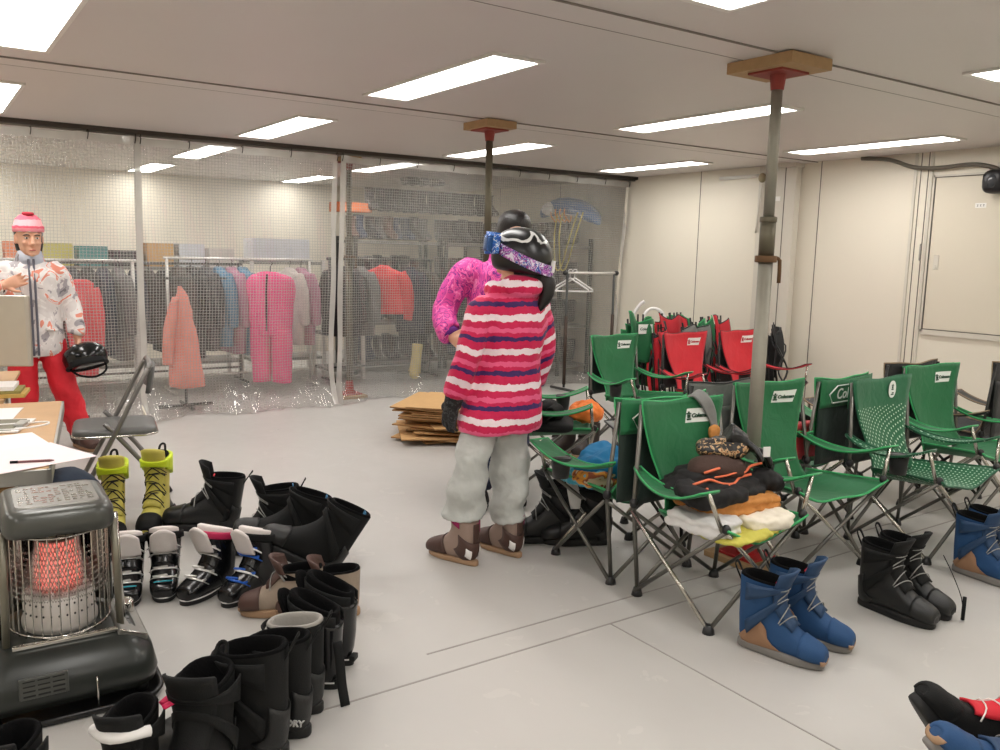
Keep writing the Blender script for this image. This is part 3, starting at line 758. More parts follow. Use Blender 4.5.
snow_boot('black soft boot leaning back, nearest the standing people', (-3.22, 1.36, 0.024), vl + R(15), 'soft', pitch=R(-32), seed=3, scale=1.12, group='black boots in the left cluster', lace=False, tongue=False, tab=True, loop=False)
snow_boot('beige and brown winter boot with tan sole between ski boots', (-2.96, 1.215, 0), vl + R(6), 'brown', seed=1, hi=-.09, group='brown winter boots', loop=False)
snow_boot('beige and brown winter boot mostly hidden under the leaning black boots', (-2.87, 1.33, 0), vl + R(6), 'brown', seed=3, hi=-.09, group='brown winter boots', loop=False)
ski_boot('black ski boot with white clasps seen from its heel, nearer one', (-2.40, 1.035, 0), vl - R(12), 'silver', group='ski boots seen from behind', liner=LINER_K, scale=.92)
ski_boot('black ski boot with white clasps seen from its heel, farther one', (-2.52, 1.14, 0), vl - R(12), 'silver', group='ski boots seen from behind', liner=LINER_K, scale=.92)
snow_boot('large black boot nearest the viewer with wide open shaft and back loop', (-2.17, 0.60, 0), R(-40), 'soft', seed=1, scale=1.1, group='large black boots in a row', wide=1.12, lace=False)
snow_boot('large black boot second in the row from the viewer', (-2.13, 0.765, 0), vl + R(2), 'soft', seed=3, scale=1.16, group='large black boots in a row', wide=1.0, lace=False, tongue=False)
snow_boot('black boot with pale lettering near the heel', (-2.19, 0.855, 0), vl - R(4), 'soft', seed=1, scale=1.08, group='large black boots in a row', word=('CTORY', (.028, .066), .024, 1), lace=False, tongue=False)
snow_boot('black boot fourth in the row, beside the black ski boots, grey padding inside', (-2.29, 0.935, 0), vl - R(6), 'soft', seed=3, scale=1.05, group='large black boots in a row', lace=False, liner=GREYL, tongue=False)
sb = obj('hanging_strap', G().grid(lambda u, v: (-2.33 + .06 * u + .004 * math.sin(u * 7), 1.0 + .0 * u + .03 * v, .19 - .185 * u), 12, 2), BK2, solid=.004)
tag(sb, 'black webbing strap hanging down beside the row of black boots', 'strap')
# lower left corner
snow_boot('black boot at the bottom left corner in front of the heater', (-2.15, 0.15, 0), R(-34), 'soft', seed=1, scale=1.0, group='boots before the heater', lace=False, loop=False)
b = snow_boot('black boot with pink pull tab and white trim below the heater', (-2.13, 0.405, 0), R(-34), 'soft', seed=3, scale=1.0, group='boots before the heater', lace=False, loop=False)
obj('pull_tab', G().tube([(.0, .045, .26), (-.02, .068, .275), (.0, .085, .275), (.02, .058, .262)], .012, 8, 4, flat=(.4, (0, 0, 1))), PINKL, b)
obj('white_trim', G().tube([(.12, -.066, .262), (.172, 0, .272), (.12, .066, .262)], .014, 8, 4), WHITEP, b)
# ------------------------------------------------------------------ hands and gloves
def limb(g, pts, rad, n=14, k=4): return g.tube(pts, rad, n, k)
def hand(g, w, d, nrm, curl=.5, s=1.0, side=1, spread=.12, fat=1.0):
    """hand from wrist w along d; nrm = palm normal (fingers curl towards it); side chooses the thumb side"""
    w = Vector(w); d = Vector(d).normalized(); nrm = Vector(nrm); nrm = (nrm - d * nrm.dot(d)).normalized(); sd = nrm.cross(d) * side
    rings = []
    for q, (l, hw, ht) in enumerate([(0, .026, .020), (.03, .034, .018), (.06, .041, .016), (.085, .042, .014), (.095, .036, .010)]):
        c = w + d * l * s
        rings.append([c + sd * (hw * s * math.cos(2 * PI * j / 14)) + nrm * (ht * s * math.sin(2 * PI * j / 14)) for j in range(14)])
    g.loft(rings)
    for i, L in enumerate((.068, .077, .072, .056)):
        off = (.030 - .020 * i); p = w + d * (.088 - .004 * abs(i - 1.2)) * s + sd * off * s
        dd = (d + sd * spread * (1 - .7 * i)).normalized(); pts = [p - dd * .012 * s, p]
        for sg in range(3):
            a = curl * (.55 + .35 * sg); dd = (dd * math.cos(a) + nrm * math.sin(a)).normalized()
            p = p + dd * L * s * (.42, .32, .26)[sg]; pts.append(p)
        g.tube(pts, [k * s * fat for k in (.0092, .0092, .0085, .0078, .0062)], 8, 2)
    p = w + d * .025 * s + sd * .030 * s; dd = (d * .7 + sd * .75 + nrm * .35).normalized(); pts = [p - dd * .01, p, p + dd * .035 * s]
    dd = (dd * .8 + d * .35 + nrm * .3 * (1 + curl)).normalized(); pts.append(pts[-1] + dd * .03 * s); pts.append(pts[-1] + (dd + nrm * .3).normalized() * .024 * s)
    g.tube(pts, [k * s * (.5 + .5 * fat) for k in (.012, .0125, .0105, .0095, .007)], 8, 2)
    return g
# ------------------------------------------------------------------ clear vinyl curtain with woven thread grid
def vinyl(name, pitch, tint, haze, th=.13):
    m, t = newmat(name)
    uv = t.coord('UV')
    sp = t.add('ShaderNodeSeparateXYZ'); t.link(uv, sp.inputs[0])
    gx = t.math('LESS_THAN', t.math('FRACT', t.math('MULTIPLY', sp.outputs[0], 1 / pitch)), th)
    gy = t.math('LESS_THAN', t.math('FRACT', t.math('MULTIPLY', sp.outputs[1], 1 / pitch)), th)
    gridf = t.math('MAXIMUM', gx, gy)
    tr = t.add('ShaderNodeBsdfTransparent'); tr.inputs[0].default_value = tint
    df = t.add('ShaderNodeBsdfDiffuse'); df.inputs[0].default_value = rgb((222, 220, 214))
    tl = t.add('ShaderNodeBsdfTranslucent'); tl.inputs[0].default_value = rgb((222, 220, 214))
    th_ = t.add('ShaderNodeMixShader'); th_.inputs[0].default_value = 0.45; t.link(df.outputs[0], th_.inputs[1]); t.link(tl.outputs[0], th_.inputs[2])
    hz = t.add('ShaderNodeMixShader')
    nz = t.noise(3.0, 3.0, uv)
    t.link(t.math('ADD', haze * .6, t.math('MULTIPLY', nz, haze * .8)), hz.inputs[0]); t.link(tr.outputs[0], hz.inputs[1]); t.link(th_.outputs[0], hz.inputs[2])
    g2 = t.add('ShaderNodeMixShader'); t.link(t.math('MULTIPLY', gridf, 0.52), g2.inputs[0]); t.link(hz.outputs[0], g2.inputs[1]); t.link(th_.outputs[0], g2.inputs[2])
    gl = t.add('ShaderNodeBsdfGlossy'); gl.inputs['Roughness'].default_value = 0.05; gl.inputs[0].default_value = (1, 1, 1, 1)
    bp = t.add('ShaderNodeBump'); bp.inputs['Strength'].default_value = 0.10; bp.inputs['Distance'].default_value = 0.02
    t.link(t.noise(9.0, 3.0, uv, 0.8), bp.inputs['Height']); t.link(bp.outputs[0], gl.inputs['Normal'])
    fr = t.add('ShaderNodeFresnel'); fr.inputs['IOR'].default_value = 1.5; t.link(bp.outputs[0], fr.inputs['Normal'])
    out = t.add('ShaderNodeMixShader'); t.link(t.math('MULTIPLY', fr.outputs[0], 1.3), out.inputs[0])
    t.link(g2.outputs[0], out.inputs[1]); t.link(gl.outputs[0], out.inputs[2])
    t.link(out.outputs[0], t.out.inputs['Surface'])
    t.n.remove(t.b)
    return m
VINYL = vinyl('clear_threaded_vinyl', 0.0235, (0.97, 0.975, 0.97, 1), 0.11)
VTAPE = vinyl('milky_vinyl_tape', 5.0, (0.9, 0.9, 0.9, 1), 0.75, 0.0)
HOOK = mat('dark_wire', (58, 54, 50), 0.4, 0.6)
def vinyl_curtain(label, y0, y1, seed, x_top=CX + .06, x_bot=CX - .10, fold=1.0, drag=0.05, lift=lambda u: 0.0):
    rnd = random.Random(seed)
    t = thing('vinyl_curtain', label, 'curtain', (0, 0, 0), 0, 'clear vinyl curtain panels')
    zt = ZC - 0.045; W = y1 - y0
    ph = [rnd.uniform(0, 6) for _ in range(8)]
    def P(u, v, off=0.0):      # u along y, v up
        y = y0 + W * u
        amp = fold * (0.022 + 0.030 * (1 - v) ** 2)
        w = math.sin(y * 6.2 + ph[0]) * .6 + math.sin(y * 13.1 + ph[1]) * .35 + math.sin(y * 2.3 + ph[2]) * .9
        x = x_top + (x_bot - x_top) * (1 - v) + amp * w
        k = max(0, 0.16 - v) / 0.16
        x += k * k * (drag + 0.05 * math.sin(y * 9 + ph[3]) + 0.025 * math.sin(y * 31 + ph[4]))
        x += 0.004 * math.sin(y * 40 + v * 15 + ph[5]) + off
        z = 0.004 + lift(u) * (1 - v) + (zt - 0.004) * v - 0.012 * abs(math.sin(y * 9)) * v ** 30
        if k > 0: z += 0.018 * k * abs(math.sin(y * 23 + ph[6]))
        return (x, y + 0.01 * math.sin(z * 5 + ph[7]) * (1 - v), z)
    nu = int(W * 44); nv = 60
    o = obj('vinyl_sheet', G().grid(P, nu, nv), VINYL, t)
    uvl = o.data.uv_layers.new(name='UVMap')
    for lp in o.data.loops:
        i = lp.vertex_index; u = (i // (nv + 1)) / nu; v = (i % (nv + 1)) / nv
        uvl.data[lp.index].uv = (u * W, v * zt)
    def strip(name, f, mm, n1, n2):
        q = obj(name, G().grid(f, n1, n2), mm, t)
        ul = q.data.uv_layers.new(name='UVMap')
        for lp in q.data.loops:
            c = q.data.vertices[lp.vertex_index].co; ul.data[lp.index].uv = (c.y, c.z)
    strip('hem_tape', lambda u, v: P(u, 0.972 + 0.028 * v, 0.003), VTAPE, nu, 3)
    strip('side_tape', lambda u, v: P(0.045 / W * u, v, 0.003), VTAPE, 3, nv)
    strip('side_tape', lambda u, v: P(1 - 0.045 / W * u, v, 0.003), VTAPE, 3, nv)
    n = max(2, int(W / 0.36))
    for k in range(n + 1):
        u = (k + .02) / (n + .04)
        p = Vector(P(u, 0.982))
        obj('hook', G().tube([p + Vector((0.012, 0, -0.012)), p + Vector((0.016, 0.006, 0.03)), p + Vector((0.0, 0.004, 0.075)), p + Vector((-0.012, 0, 0.02)), p + Vector((-0.008, 0, -0.008))], 0.0035, 6, 4), HOOK, t)
    return t
vinyl_curtain('left clear vinyl curtain panel, behind the person in the pink knit hat', -2.55, 1.47, 1, fold=1.0, x_bot=CX - .06, drag=.08)
vinyl_curtain('middle clear vinyl curtain panel in front of the pink coverall', 1.42, 3.06, 2, x_bot=CX - .08, drag=.10)
vinyl_curtain('right clear vinyl curtain panel behind the two people in pink jackets', 3.10, 6.50, 3, x_top=CX + .05, x_bot=CX - .10, fold=.7)
rl = obj('curtain_rail', G().tube([(CX + .06, LY + .01, ZC - .036), (CX + .06, WY - .01, ZC - .036)], .011, 8), mat('rail_metal', (120, 114, 106), .4, .7))
tag(rl, 'thin metal curtain rail under the ceiling carrying the vinyl curtains', 'rail')

# ------------------------------------------------------------------ store room behind the curtain
RACKM = mat('white_rack_tube', (214, 210, 204), 0.35, 0.2)
DGREY = mat('dark_grey_steel', (74, 74, 72), 0.45, 0.6)
SHELFM = mat('grey_shelf_board', (128, 126, 120), 0.5, 0.3)
def rack(label, x, y0, y1, z, m=RACKM):
    t = thing('garment_rack', label, 'clothes rack', (x, (y0 + y1) / 2, 0))
    h = (y1 - y0) / 2
    obj('rail', G().tube([(0, -h - .03, z), (0, h + .03, z)], .014, 10), m, t)
    for s in (-1, 1):
        obj('upright', G().tube([(0, s * h, .05), (0, s * h, z)], .014, 10), m, t)
        obj('foot_bar', G().tube([(-.22, s * h, .03), (.22, s * h, .03)], .014, 8), m, t)
    obj('lower_bar', G().tube([(0, -h, .16), (0, h, .16)], .010, 8), m, t)
    return t
FAB = {}
def fabric(name, col, b=.35):
    return mat(name, col, 0.8, var=.16, scale=9, bump=b, bscale=22)
def jacket(label, x, y, z, m, yaw=PI / 2, w=.26, L=.62, depth=.07, group='clothes on the racks', sleeves=True, flare=1.0, hang=True):
    """a jacket on a hanger; local x across the shoulders"""
    t = thing('hanging_jacket', label, 'jacket', (x, y, z), yaw, group)
    g = G()
    g.loft(stack([(0, 0, 0.0, .05, .04), (0, 0, -.025, .09, .05), (0, 0, -.07, w * .8, depth * .8), (0, 0, -.13, w * .92, depth), (0, 0, -.3, w * .88 * flare ** .4, depth * 1.05), (0, 0, -.5, w * .95 * flare, depth * 1.1), (0, 0, -L, w * flare, depth * 1.1)], 22, 3, .85))
    o = obj('body', g, m, t, disp=(.03, .12))
    if sleeves:
        for s in (-1, 1):
            obj('sleeve', G().tube([(s * w * .72, 0, -.075), (s * (w * .98), .01, -.22), (s * (w * 1.06), .02, -.42), (s * (w * 1.02), .03, -.56)], [.06, .068, .058, .046], 14, 4), m, t, disp=(.02, .1))
    if hang:
        obj('hanger_hook', G().tube([(0, 0, -.01), (0, 0, .03), (.02, 0, .05), (.012, 0, .07), (-.01, 0, .068)], .004, 6, 3), HOOK, t)
    return t
C_DK = [fabric('charcoal_cloth', (52, 52, 56)), fabric('navy_cloth', (40, 46, 62)), fabric('dark_plaid_cloth', (66, 58, 54)), fabric('black_cloth', (28, 28, 30)), fabric('grey_cloth', (110, 108, 106))]
C_COR = fabric('coral_cloth', (226, 74, 84)); C_SAL = fabric('salmon_cloth', (240, 150, 136)); C_PNK = fabric('hot_pink_cloth', (232, 84, 140)); C_TEALB = fabric('blue_grey_cloth', (84, 124, 150))
C_MAUVE = fabric('mauve_cloth', (170, 120, 140)); C_PALE = fabric('pale_cloth', (200, 190, 184)); C_RED = fabric('warm_red_cloth', (218, 60, 64)); C_ORNG = fabric('orange_cloth', (222, 128, 84)); C_YELC = fabric('dull_yellow_cloth', (196, 186, 96)); C_TEALC = fabric('teal_cloth', (70, 140, 140))
rack('white garment rack behind the left vinyl curtain, full of dark jackets', -8.2, 0.55, 1.62, 1.25)
cols = [C_DK[3], C_DK[0], C_DK[1], C_DK[2], C_DK[0], C_DK[3], C_DK[1], C_DK[4]]
names = ['black jacket hanging behind the left curtain', 'charcoal jacket hanging behind the left curtain', 'navy jacket hanging behind the left curtain', 'brown-grey jacket hanging behind the left curtain', 'charcoal jacket hanging behind the left curtain', 'black jacket hanging behind the left curtain', 'navy jacket hanging behind the left curtain', 'grey jacket hanging last on the left rack']
for i in range(8):
    jacket(names[i], -8.2, .62 + .125 * i, 1.18, cols[i], yaw=0 + .1 * math.sin(i * 3), group=['dark jackets on the left rack', 'charcoal jackets on the left rack', 'navy jackets on the left rack', None, 'charcoal jackets on the left rack', 'dark jackets on the left rack', 'navy jackets on the left rack', None][i], L=.75 + .06 * math.sin(i * 2.1))
jacket('coral red jacket hanging just right of the person in the pink knit hat', -7.75, 1.14, 1.10, C_COR, yaw=R(60), w=.09, L=.80)
t = thing('hanging_jacket', 'salmon pink jacket hanging edge-on behind the middle curtain', 'jacket', (-7.55, 1.86, 1.05), R(52))
obj('body', G().loft(stack([(.0, 0, 0, .012, .012), (.01, 0, -.06, .035, .04), (.02, 0, -.2, .068, .06), (.03, 0, -.45, .11, .08), (.04, 0, -.7, .145, .10), (.04, 0, -.86, .155, .105)], 22, 3, .9)), C_SAL, t, disp=(.05, .14))
obj('sleeve', G().tube([(-.01, -.05, -.09), (-.05, -.08, -.3), (-.075, -.09, -.55), (-.08, -.09, -.66)], [.03, .05, .048, .042], 12, 4), C_SAL, t, disp=(.02, .1))
obj('hanger_hook', G().tube([(0, 0, -.01), (0, 0, .05), (.02, 0, .07), (0, 0, .09)], .004, 6, 3), HOOK, t)
sp_ = thing('garment_rack', 'single dark stand behind the middle curtain holding the salmon jacket', 'clothes rack', (-7.55, 1.86, 0))
obj('upright', G().tube([(0.0, .03, .02), (0.0, .03, 1.12)], .012, 8), DGREY, sp_)
obj('rail', G().tube([(0, -.2, 1.12), (0, .4, 1.12)], .010, 8), DGREY, sp_)
obj('foot_bar', G().tube([(-.2, .03, .02), (.2, .03, .02)], .014, 8).tube([(0, -.2, .02), (0, .25, .02)], .014, 8), DGREY, sp_)
rack('white garment rack behind the middle vinyl curtain holding the pink coverall', -8.35, 1.95, 3.35, 1.28)
for i, (y, m, nm) in enumerate([(2.05, C_DK[2], 'brown-grey jacket, first on the middle rack'), (2.17, C_DK[3], 'black jacket, second on the middle rack'), (2.30, C_DK[0], 'charcoal jacket, third on the middle rack'), (2.43, C_TEALB, 'blue-grey jacket on the middle rack'), (2.55, C_MAUVE, 'mauve jacket between the blue-grey jackets'), (2.66, C_TEALB, 'blue-grey jacket next to the pink coverall'), (3.14, C_PALE, 'pale jacket right of the pink coverall'), (3.26, C_MAUVE, 'mauve jacket last on the middle rack')]):
    jacket(nm, -8.35, y, 1.20, m, yaw=R(4), L=.80 + .05 * math.sin(i * 1.7), group='clothes on the racks')
# pink coverall with legs
t = thing('hanging_coverall', 'bright pink one-piece ski suit hanging behind the middle curtain', 'ski suit', (-7.9, 2.78, 1.17), R(45), 'clothes on the racks')
t.scale = (1.2, 1.1, 1.0)
obj('body', G().loft(stack([(0, 0, 0, .06, .04), (0, 0, -.04, .17, .06), (0, 0, -.12, .205, .075), (0, 0, -.3, .19, .08), (0, 0, -.52, .175, .085), (0, 0, -.60, .165, .085)], 22, 3, .85)), C_PNK, t, disp=(.025, .12))
for s in (-1, 1):
    obj('trouser_leg', G().tube([(s * .085, 0, -.54), (s * .09, 0, -.75), (s * .088, 0, -.95), (s * .086, 0, -1.05)], [.088, .083, .078, .078], 14, 4), C_PNK, t, disp=(.02, .1))
obj('zip', G().tube([(0, -.065, -.02), (0, -.085, -.2), (0, -.09, -.55)], .007, 6, 3), C_DK[3], t)
obj('hanger_hook', G().tube([(0, 0, -.01), (0, 0, .05), (.02, 0, .08), (0, 0, .10)], .004, 6, 3), HOOK, t)
rack('dark garment rack behind the right vinyl curtain holding a red jacket', -8.3, 3.55, 4.75, 1.30, DGREY)
jacket('warm red jacket hanging behind the right curtain, left of the two people', -8.1, 4.08, 1.24, C_RED, yaw=R(40), w=.25, L=.46, group=None)
for i, (y, m, nm) in enumerate([(3.62, C_DK[3], 'black jacket at the gap between curtain panels'), (3.74, C_DK[0], 'charcoal jacket near the gap between curtain panels'), (3.90, C_DK[4], 'grey jacket left of the warm red jacket'), (4.50, C_DK[1], 'navy jacket right of the warm red jacket'), (4.64, C_DK[2], 'brown-grey jacket last on the dark rack')]):
    jacket(nm, -8.3, y, 1.22, m, yaw=R(5), L=.72, group='clothes on the racks')

def shelving(label, x0, x1, y0, y1, levels, h, m=DGREY):
    t = thing('shelving_unit', label, 'shelf', ((x0 + x1) / 2, (y0 + y1) / 2, 0))
    a, b = (x1 - x0) / 2, (y1 - y0) / 2
    for sx in (-1, 1):
        for sy in (-1, 1): obj('post', G().bx(sx * a - .018, sx * a + .018, sy * b - .018, sy * b + .018, 0, h), m, t, smooth=False)
    for z in levels: obj('shelf_board', G().bx(-a, a, -b, b, z - .03, z), SHELFM, t, smooth=False)
    return t
# tall shelves on the far side, crammed with dark rental boots
lev = [.12, .58, 1.04, 1.50]
shelving('tall grey shelf unit behind the right curtain, left of the two people', -9.25, -8.75, 4.05, 5.15, lev, 1.55)
shelving('tall grey shelf unit hidden partly behind the two people', -9.25, -8.75, 5.22, 6.05, lev, 1.55)
shelving('long grey shelf unit along the right wall of the store room', -10.4, -7.65, 6.08, 6.52, lev, 1.58)
STB = [mat('dark_rental_boot', (40, 40, 44), .5, var=.2), mat('grey_rental_boot', (84, 84, 84), .5, var=.2), mat('brown_rental_boot', (92, 66, 58), .55, var=.2), mat('blue_rental_boot', (46, 60, 84), .5, var=.2)]
pro = {}
def rental(mi):
    if mi not in pro:
        t = bpy.data.objects.new('rental_boot', None)
        g = G().loft(prof(SB, 12, 2))
        pro[mi] = obj('rental_boot', g, STB[mi])
        return pro[mi]
    o = pro[mi].copy(); COL.objects.link(o); return o
rb = random.Random(5)
where = ['bottom', 'second', 'third', 'top']
def fill(xs, ys, face, lab, levels=lev, stackz=1):
    for li, z in enumerate(levels):
        for x in xs:
            for y in ys:
                for k in range(stackz if li == 3 else 1):
                    mi = rb.choice([0, 0, 0, 1, 2, 3])
                    o = rental(mi)
                    cn = ['dark', 'grey', 'brown', 'blue'][mi]
                    tag(o, '%s rental boot on the %s level of %s' % (cn, where[li], lab), 'boot', '%s boots on the %s level of %s' % (cn, where[li], lab))
                    o.location = (x + rb.uniform(-.02, .02), y + rb.uniform(-.01, .01), z + .001 + k * .305)
                    o.rotation_euler = (0, 0, face + rb.uniform(-.15, .15))
                    s = rb.uniform(.95, 1.08); o.scale = (s, s, s)
fill([-9.12], [4.13 + .118 * i for i in range(9)], R(-10), 'the left shelf unit', lev)
fill([-9.12], [5.30 + .118 * i for i in range(6)], R(-10), 'the middle shelf unit', lev)
fill([-10.25 + .135 * i for i in range(19)], [6.44], R(-90), 'the long wall shelf', lev)
# second layer of boots on top of the left unit and boxes on shelf tops
for i in range(15):
    for k in range(2 if 3 < i < 8 else 1):
        o = rental(0); tag(o, 'dark rental boot heaped on top of the far shelf units', 'boot', 'dark boots heaped on the far shelf units')
        o.location = (-9.12 + .03 * math.sin(i), 4.38 + .115 * i, 1.505 + .318 * (k + 1)); o.rotation_euler = (0, 0, R(-10 + 9 * math.sin(i * 2)))
def carton(label, x, y, z, d, m, yaw=0):
    t = thing('storage_box', label, 'box', (x, y, z), yaw)
    obj('box_body', G().bx(-d[0] / 2, d[0] / 2, -d[1] / 2, d[1] / 2, 0, d[2]), m, t, smooth=False, bevel=.006)
    obj('lid_flap', G().bx(-d[0] / 2, -.002, -d[1] / 2, d[1] / 2, d[2], d[2] + .004).bx(.002, d[0] / 2, -d[1] / 2, d[1] / 2, d[2], d[2] + .004), m, t, smooth=False)
    return t
M_CLEARBOX = mat('cloudy_plastic_bin', (198, 200, 206), .35, var=.05)
M_CARD = mat('cardboard', (196, 156, 104), .8, var=.08, scale=20)
M_CARDD = mat('cardboard_edge', (150, 112, 70), .85, var=.15)
shelving('low white shelf unit behind the middle curtain carrying a cloudy bin', -9.4, -8.95, 2.95, 3.75, [.2, .7, 1.25], 1.27, RACKM)
carton('cloudy white plastic bin on the low white shelf', -9.17, 3.3, 1.25, (.36, .62, .24), M_CLEARBOX)
shelving('low white shelf unit behind the right curtain by the curtain gap', -8.9, -8.45, 3.62, 4.0, [.12, .5, .85], .88, RACKM)
carton('orange lidded box at the top left of the dark rack', -9.1, 4.15, 1.82, (.3, .4, .10), C_ORNG)
o = obj('yellow_boot_liner', G().tube([(-8.05, 4.42, .09), (-8.05, 4.44, .22), (-8.05, 4.46, .40)], [.07, .055, .06], 14, 4).tube([(-8.05, 4.42, .08), (-7.97, 4.38, .07)], [.06, .045], 12, 3), mat('pale_yellow_foam', (206, 188, 128), .7))
o.name = 'boot_liner'; tag(o, 'pale yellow boot liner standing behind the right curtain near the cardboard', 'boot liner')
# folded sled bag with orange and yellow straps on top of the long shelf
t = thing('sled', 'blue and white inflatable sled with orange straps on top of wall shelf', 'sled', (-7.78, 6.28, 1.86), R(-4))
obj('hull', G().loft([ring_e((x, .02 * x, z), .001, 0, 16) for x, z in ()] or stack([(0, 0, 0, .01, .01)], 8, 1) or [] , False, False) if False else G().tube([(-.55, 0, -.02), (-.40, 0, .05), (-.1, 0, .10), (.2, 0, .06), (.45, 0, -.04), (.58, 0, -.12)], [.03, .12, .17, .17, .12, .03], 16, 4, flat=(.55, (0, 0, 1))), mat('blue_sled_vinyl', (58, 104, 160), .35), t)
obj('white_panel', G().tube([(-.36, -.10, .05), (-.2, -.14, .06), (-.08, -.15, .05)], [.04, .08, .05], 12, 3), WHITEP, t)
obj('red_panel', G().tube([(-.5, -.02, .04), (-.3, -.02, .12), (-.05, -.02, .17)], [.02, .05, .03], 10, 3, flat=(.5, (0, 0, 1))), mat('pinkish_red_vinyl', (206, 76, 96), .4), t)
ORC = mat('orange_cord', (230, 150, 60), .6); YLC = mat('yellow_cord', (206, 190, 90), .6)
for k in range(4):
    x = -.12 + .09 * k
    obj('cord', G().tube([(x, -.16, .05), (x + .05, -.20, -.02), (x + .14, -.19, -.10), (x + .2, -.21, -.04)], .008, 6, 4), ORC, t)
for a, b in ((.12, .40), (.22, .50)):
    obj('cord', G().tube([(a - .06, -.20, .0), (a - .02, -.26, -.25), (a + .03, -.27, -.58), (a + .10, -.27, -.64), (a + .18, -.27, -.55), (b, -.25, -.25), (b + .03, -.18, 0)], .008, 6, 4), YLC, t)

# dark rolling rack in front of the curtain with two white hangers
t = thing('garment_rack', 'dark metal rolling rack in front of the right curtain holding white hangers', 'clothes rack', (-6.72, 5.75, 0), R(3))
RST = mat('rusty_dark_post', (70, 56, 48), .5, .5, .2)
for s in (-1, 1):
    obj('upright', G().tube([(0, s * .33, .05), (0, s * .33, 1.21)], .013, 10), DGREY, t)
    obj('sleeve', G().tube([(0, s * .33, .08), (0, s * .33, .78)], .018, 10), RST, t)
    obj('foot_bar', G().tube([(-.2, s * .33, .03), (.2, s * .33, .03)], .014, 8), DGREY, t)
    obj('end_cap', G().ell((0, s * .36, 1.215), (.026, .03, .026), 12, 8), M_BLACKP, t)
obj('rail', G().tube([(0, -.36, 1.215), (0, .36, 1.215)], .013, 10), RACKM, t)
def hanger(label, y, z=1.23, x=-6.72, yaw=R(-39)):
    h = thing('clothes_hanger', label, 'hanger', (x, y, z), yaw, 'white hangers on the rolling rack')
    obj('hanger_bar', G().tube([(0, -.19, -.19), (0, -.16, -.165), (0, -.03, -.085), (0, 0, -.07), (0, .03, -.085), (0, .16, -.165), (0, .19, -.19), (0, .16, -.20), (0, -.16, -.20)], .008, 8, 2, True), WHITEP, h)
    obj('hook', G().tube([(0, 0, -.075), (0, 0, -.03), (.0, .02, -.005), (0, .015, .018), (0, -.012, .016), (0, -.018, 0)], .005, 6, 4), WHITEP, h)
hanger('front white plastic hanger at the left end of the rolling rack', 5.47)
hanger('back white plastic hanger touching the first on the rolling rack', 5.53, yaw=R(-30))

# shelf of boxes and folded clothes behind the two left racks
shelving('long low shelf unit behind the two left garment racks', -9.5, -9.05, .35, 2.85, [.2, .7, 1.18], 1.2, RACKM)
bxr = random.Random(21)
kinds = [('yellow', C_YELC), ('teal', C_TEALC), ('white', M_CLEARBOX), ('orange', C_ORNG), ('dark grey', C_DK[0]), ('pale', C_PALE), ('yellow', C_YELC), ('brown', M_CARD)]
for li, (z, ln_) in enumerate(((1.18, 'top'), (.7, 'middle'))):
    for i in range(8):
        cn, cm_ = kinds[(i * 3 + li * 2) % 8]
        t = carton('%s box on the %s level of the long low shelf, number of its kind unclear' % (cn, ln_), -9.27, .52 + .31 * i, z + .001, (.32, .26, bxr.uniform(.12, .26)), cm_)
        t['label'] = '%s box on the %s level of the shelf behind the left racks' % (cn, ln_); t['group'] = '%s boxes on the %s level of the low shelf' % (cn, ln_)
rack('dark inner rack packed with dark jackets between the two white racks', -8.75, .75, 2.75, 1.22, DGREY)
for i in range(15):
    k = (0, 3, 1, 2, 3)[i % 5]; cn = ('charcoal', 'navy', 'brown-grey', 'black')[k]
    jacket('%s jacket packed on the dark inner rack' % cn, -8.75, .83 + .13 * i, 1.15, C_DK[k], yaw=.1 * math.sin(i * 5), L=.74 + .05 * math.sin(i * 3), group='%s jackets on the inner rack' % cn)
# ------------------------------------------------------------------ kerosene heater
HG = mat('heater_dark_green_grey', (42, 45, 42), 0.32, .1, .08); HG2 = mat('heater_lid_grey', (78, 79, 75), 0.28, .2, .08); HB = mat('heater_black_tray', (16, 16, 16), .3)
HCH = mat('heater_chrome', (200, 198, 192), 0.15, 1.0, .04); HPOST = mat('heater_post_olive_grey', (122, 118, 104), .35, .5, .08); HPANEL = mat('heater_top_panel', (132, 130, 124), .4, .4, .15, 60)
GLOW = emis('glowing_burner_mesh', (1.0, .10, .07, 1), 1.3)
HGLASS, _t = newmat('heater_glass')
_t.b.inputs['Base Color'].default_value = (1, 1, 1, 1); _t.b.inputs['Roughness'].default_value = .03; _t.b.inputs['Transmission Weight'].default_value = 1.0; _t.b.inputs['IOR'].default_value = 1.1
HENAM = mat('heater_pale_burner', (198, 192, 186), .35, .2, .05)
t = thing('kerosene_heater', 'dark kerosene heater with wire guard and glowing burner at the left edge', 'heater', (-2.90, .318, 0), R(-2))
t.scale = (.90, .80, .985)
def rr(hx, hy, r, n=6, ox=0, oy=0):
    out = []
    for cx, cy, a0 in ((hx - r, hy - r, 0), (-hx + r, hy - r, 90), (-hx + r, -hy + r, 180), (hx - r, -hy + r, 270)):
        for k in range(n + 1):
            a = R(a0 + 90 * k / n); out.append((cx + r * math.cos(a) + ox, cy + r * math.sin(a) + oy))
    return out
def rl(*L): return [[(x, y, z) for x, y in rr(hx, hy, r, 6, ox)] for hx, hy, r, z, ox in L]
obj('drip_tray', G().loft(rl((.27, .30, .10, 0.0, .02), (.29, .325, .11, .004, .02), (.30, .335, .11, .022, .02), (.285, .32, .11, .026, .02), (.275, .31, .10, .016, .02))), HB, t)
for sx, sy in ((-1, -1), (-1, 1), (1, -1), (1, 1)):
    obj('foot', G().tube([(sx * .21 + .02, sy * .25, .016), (sx * .21 + .02, sy * .25, .05)], .025, 12), HB, t)
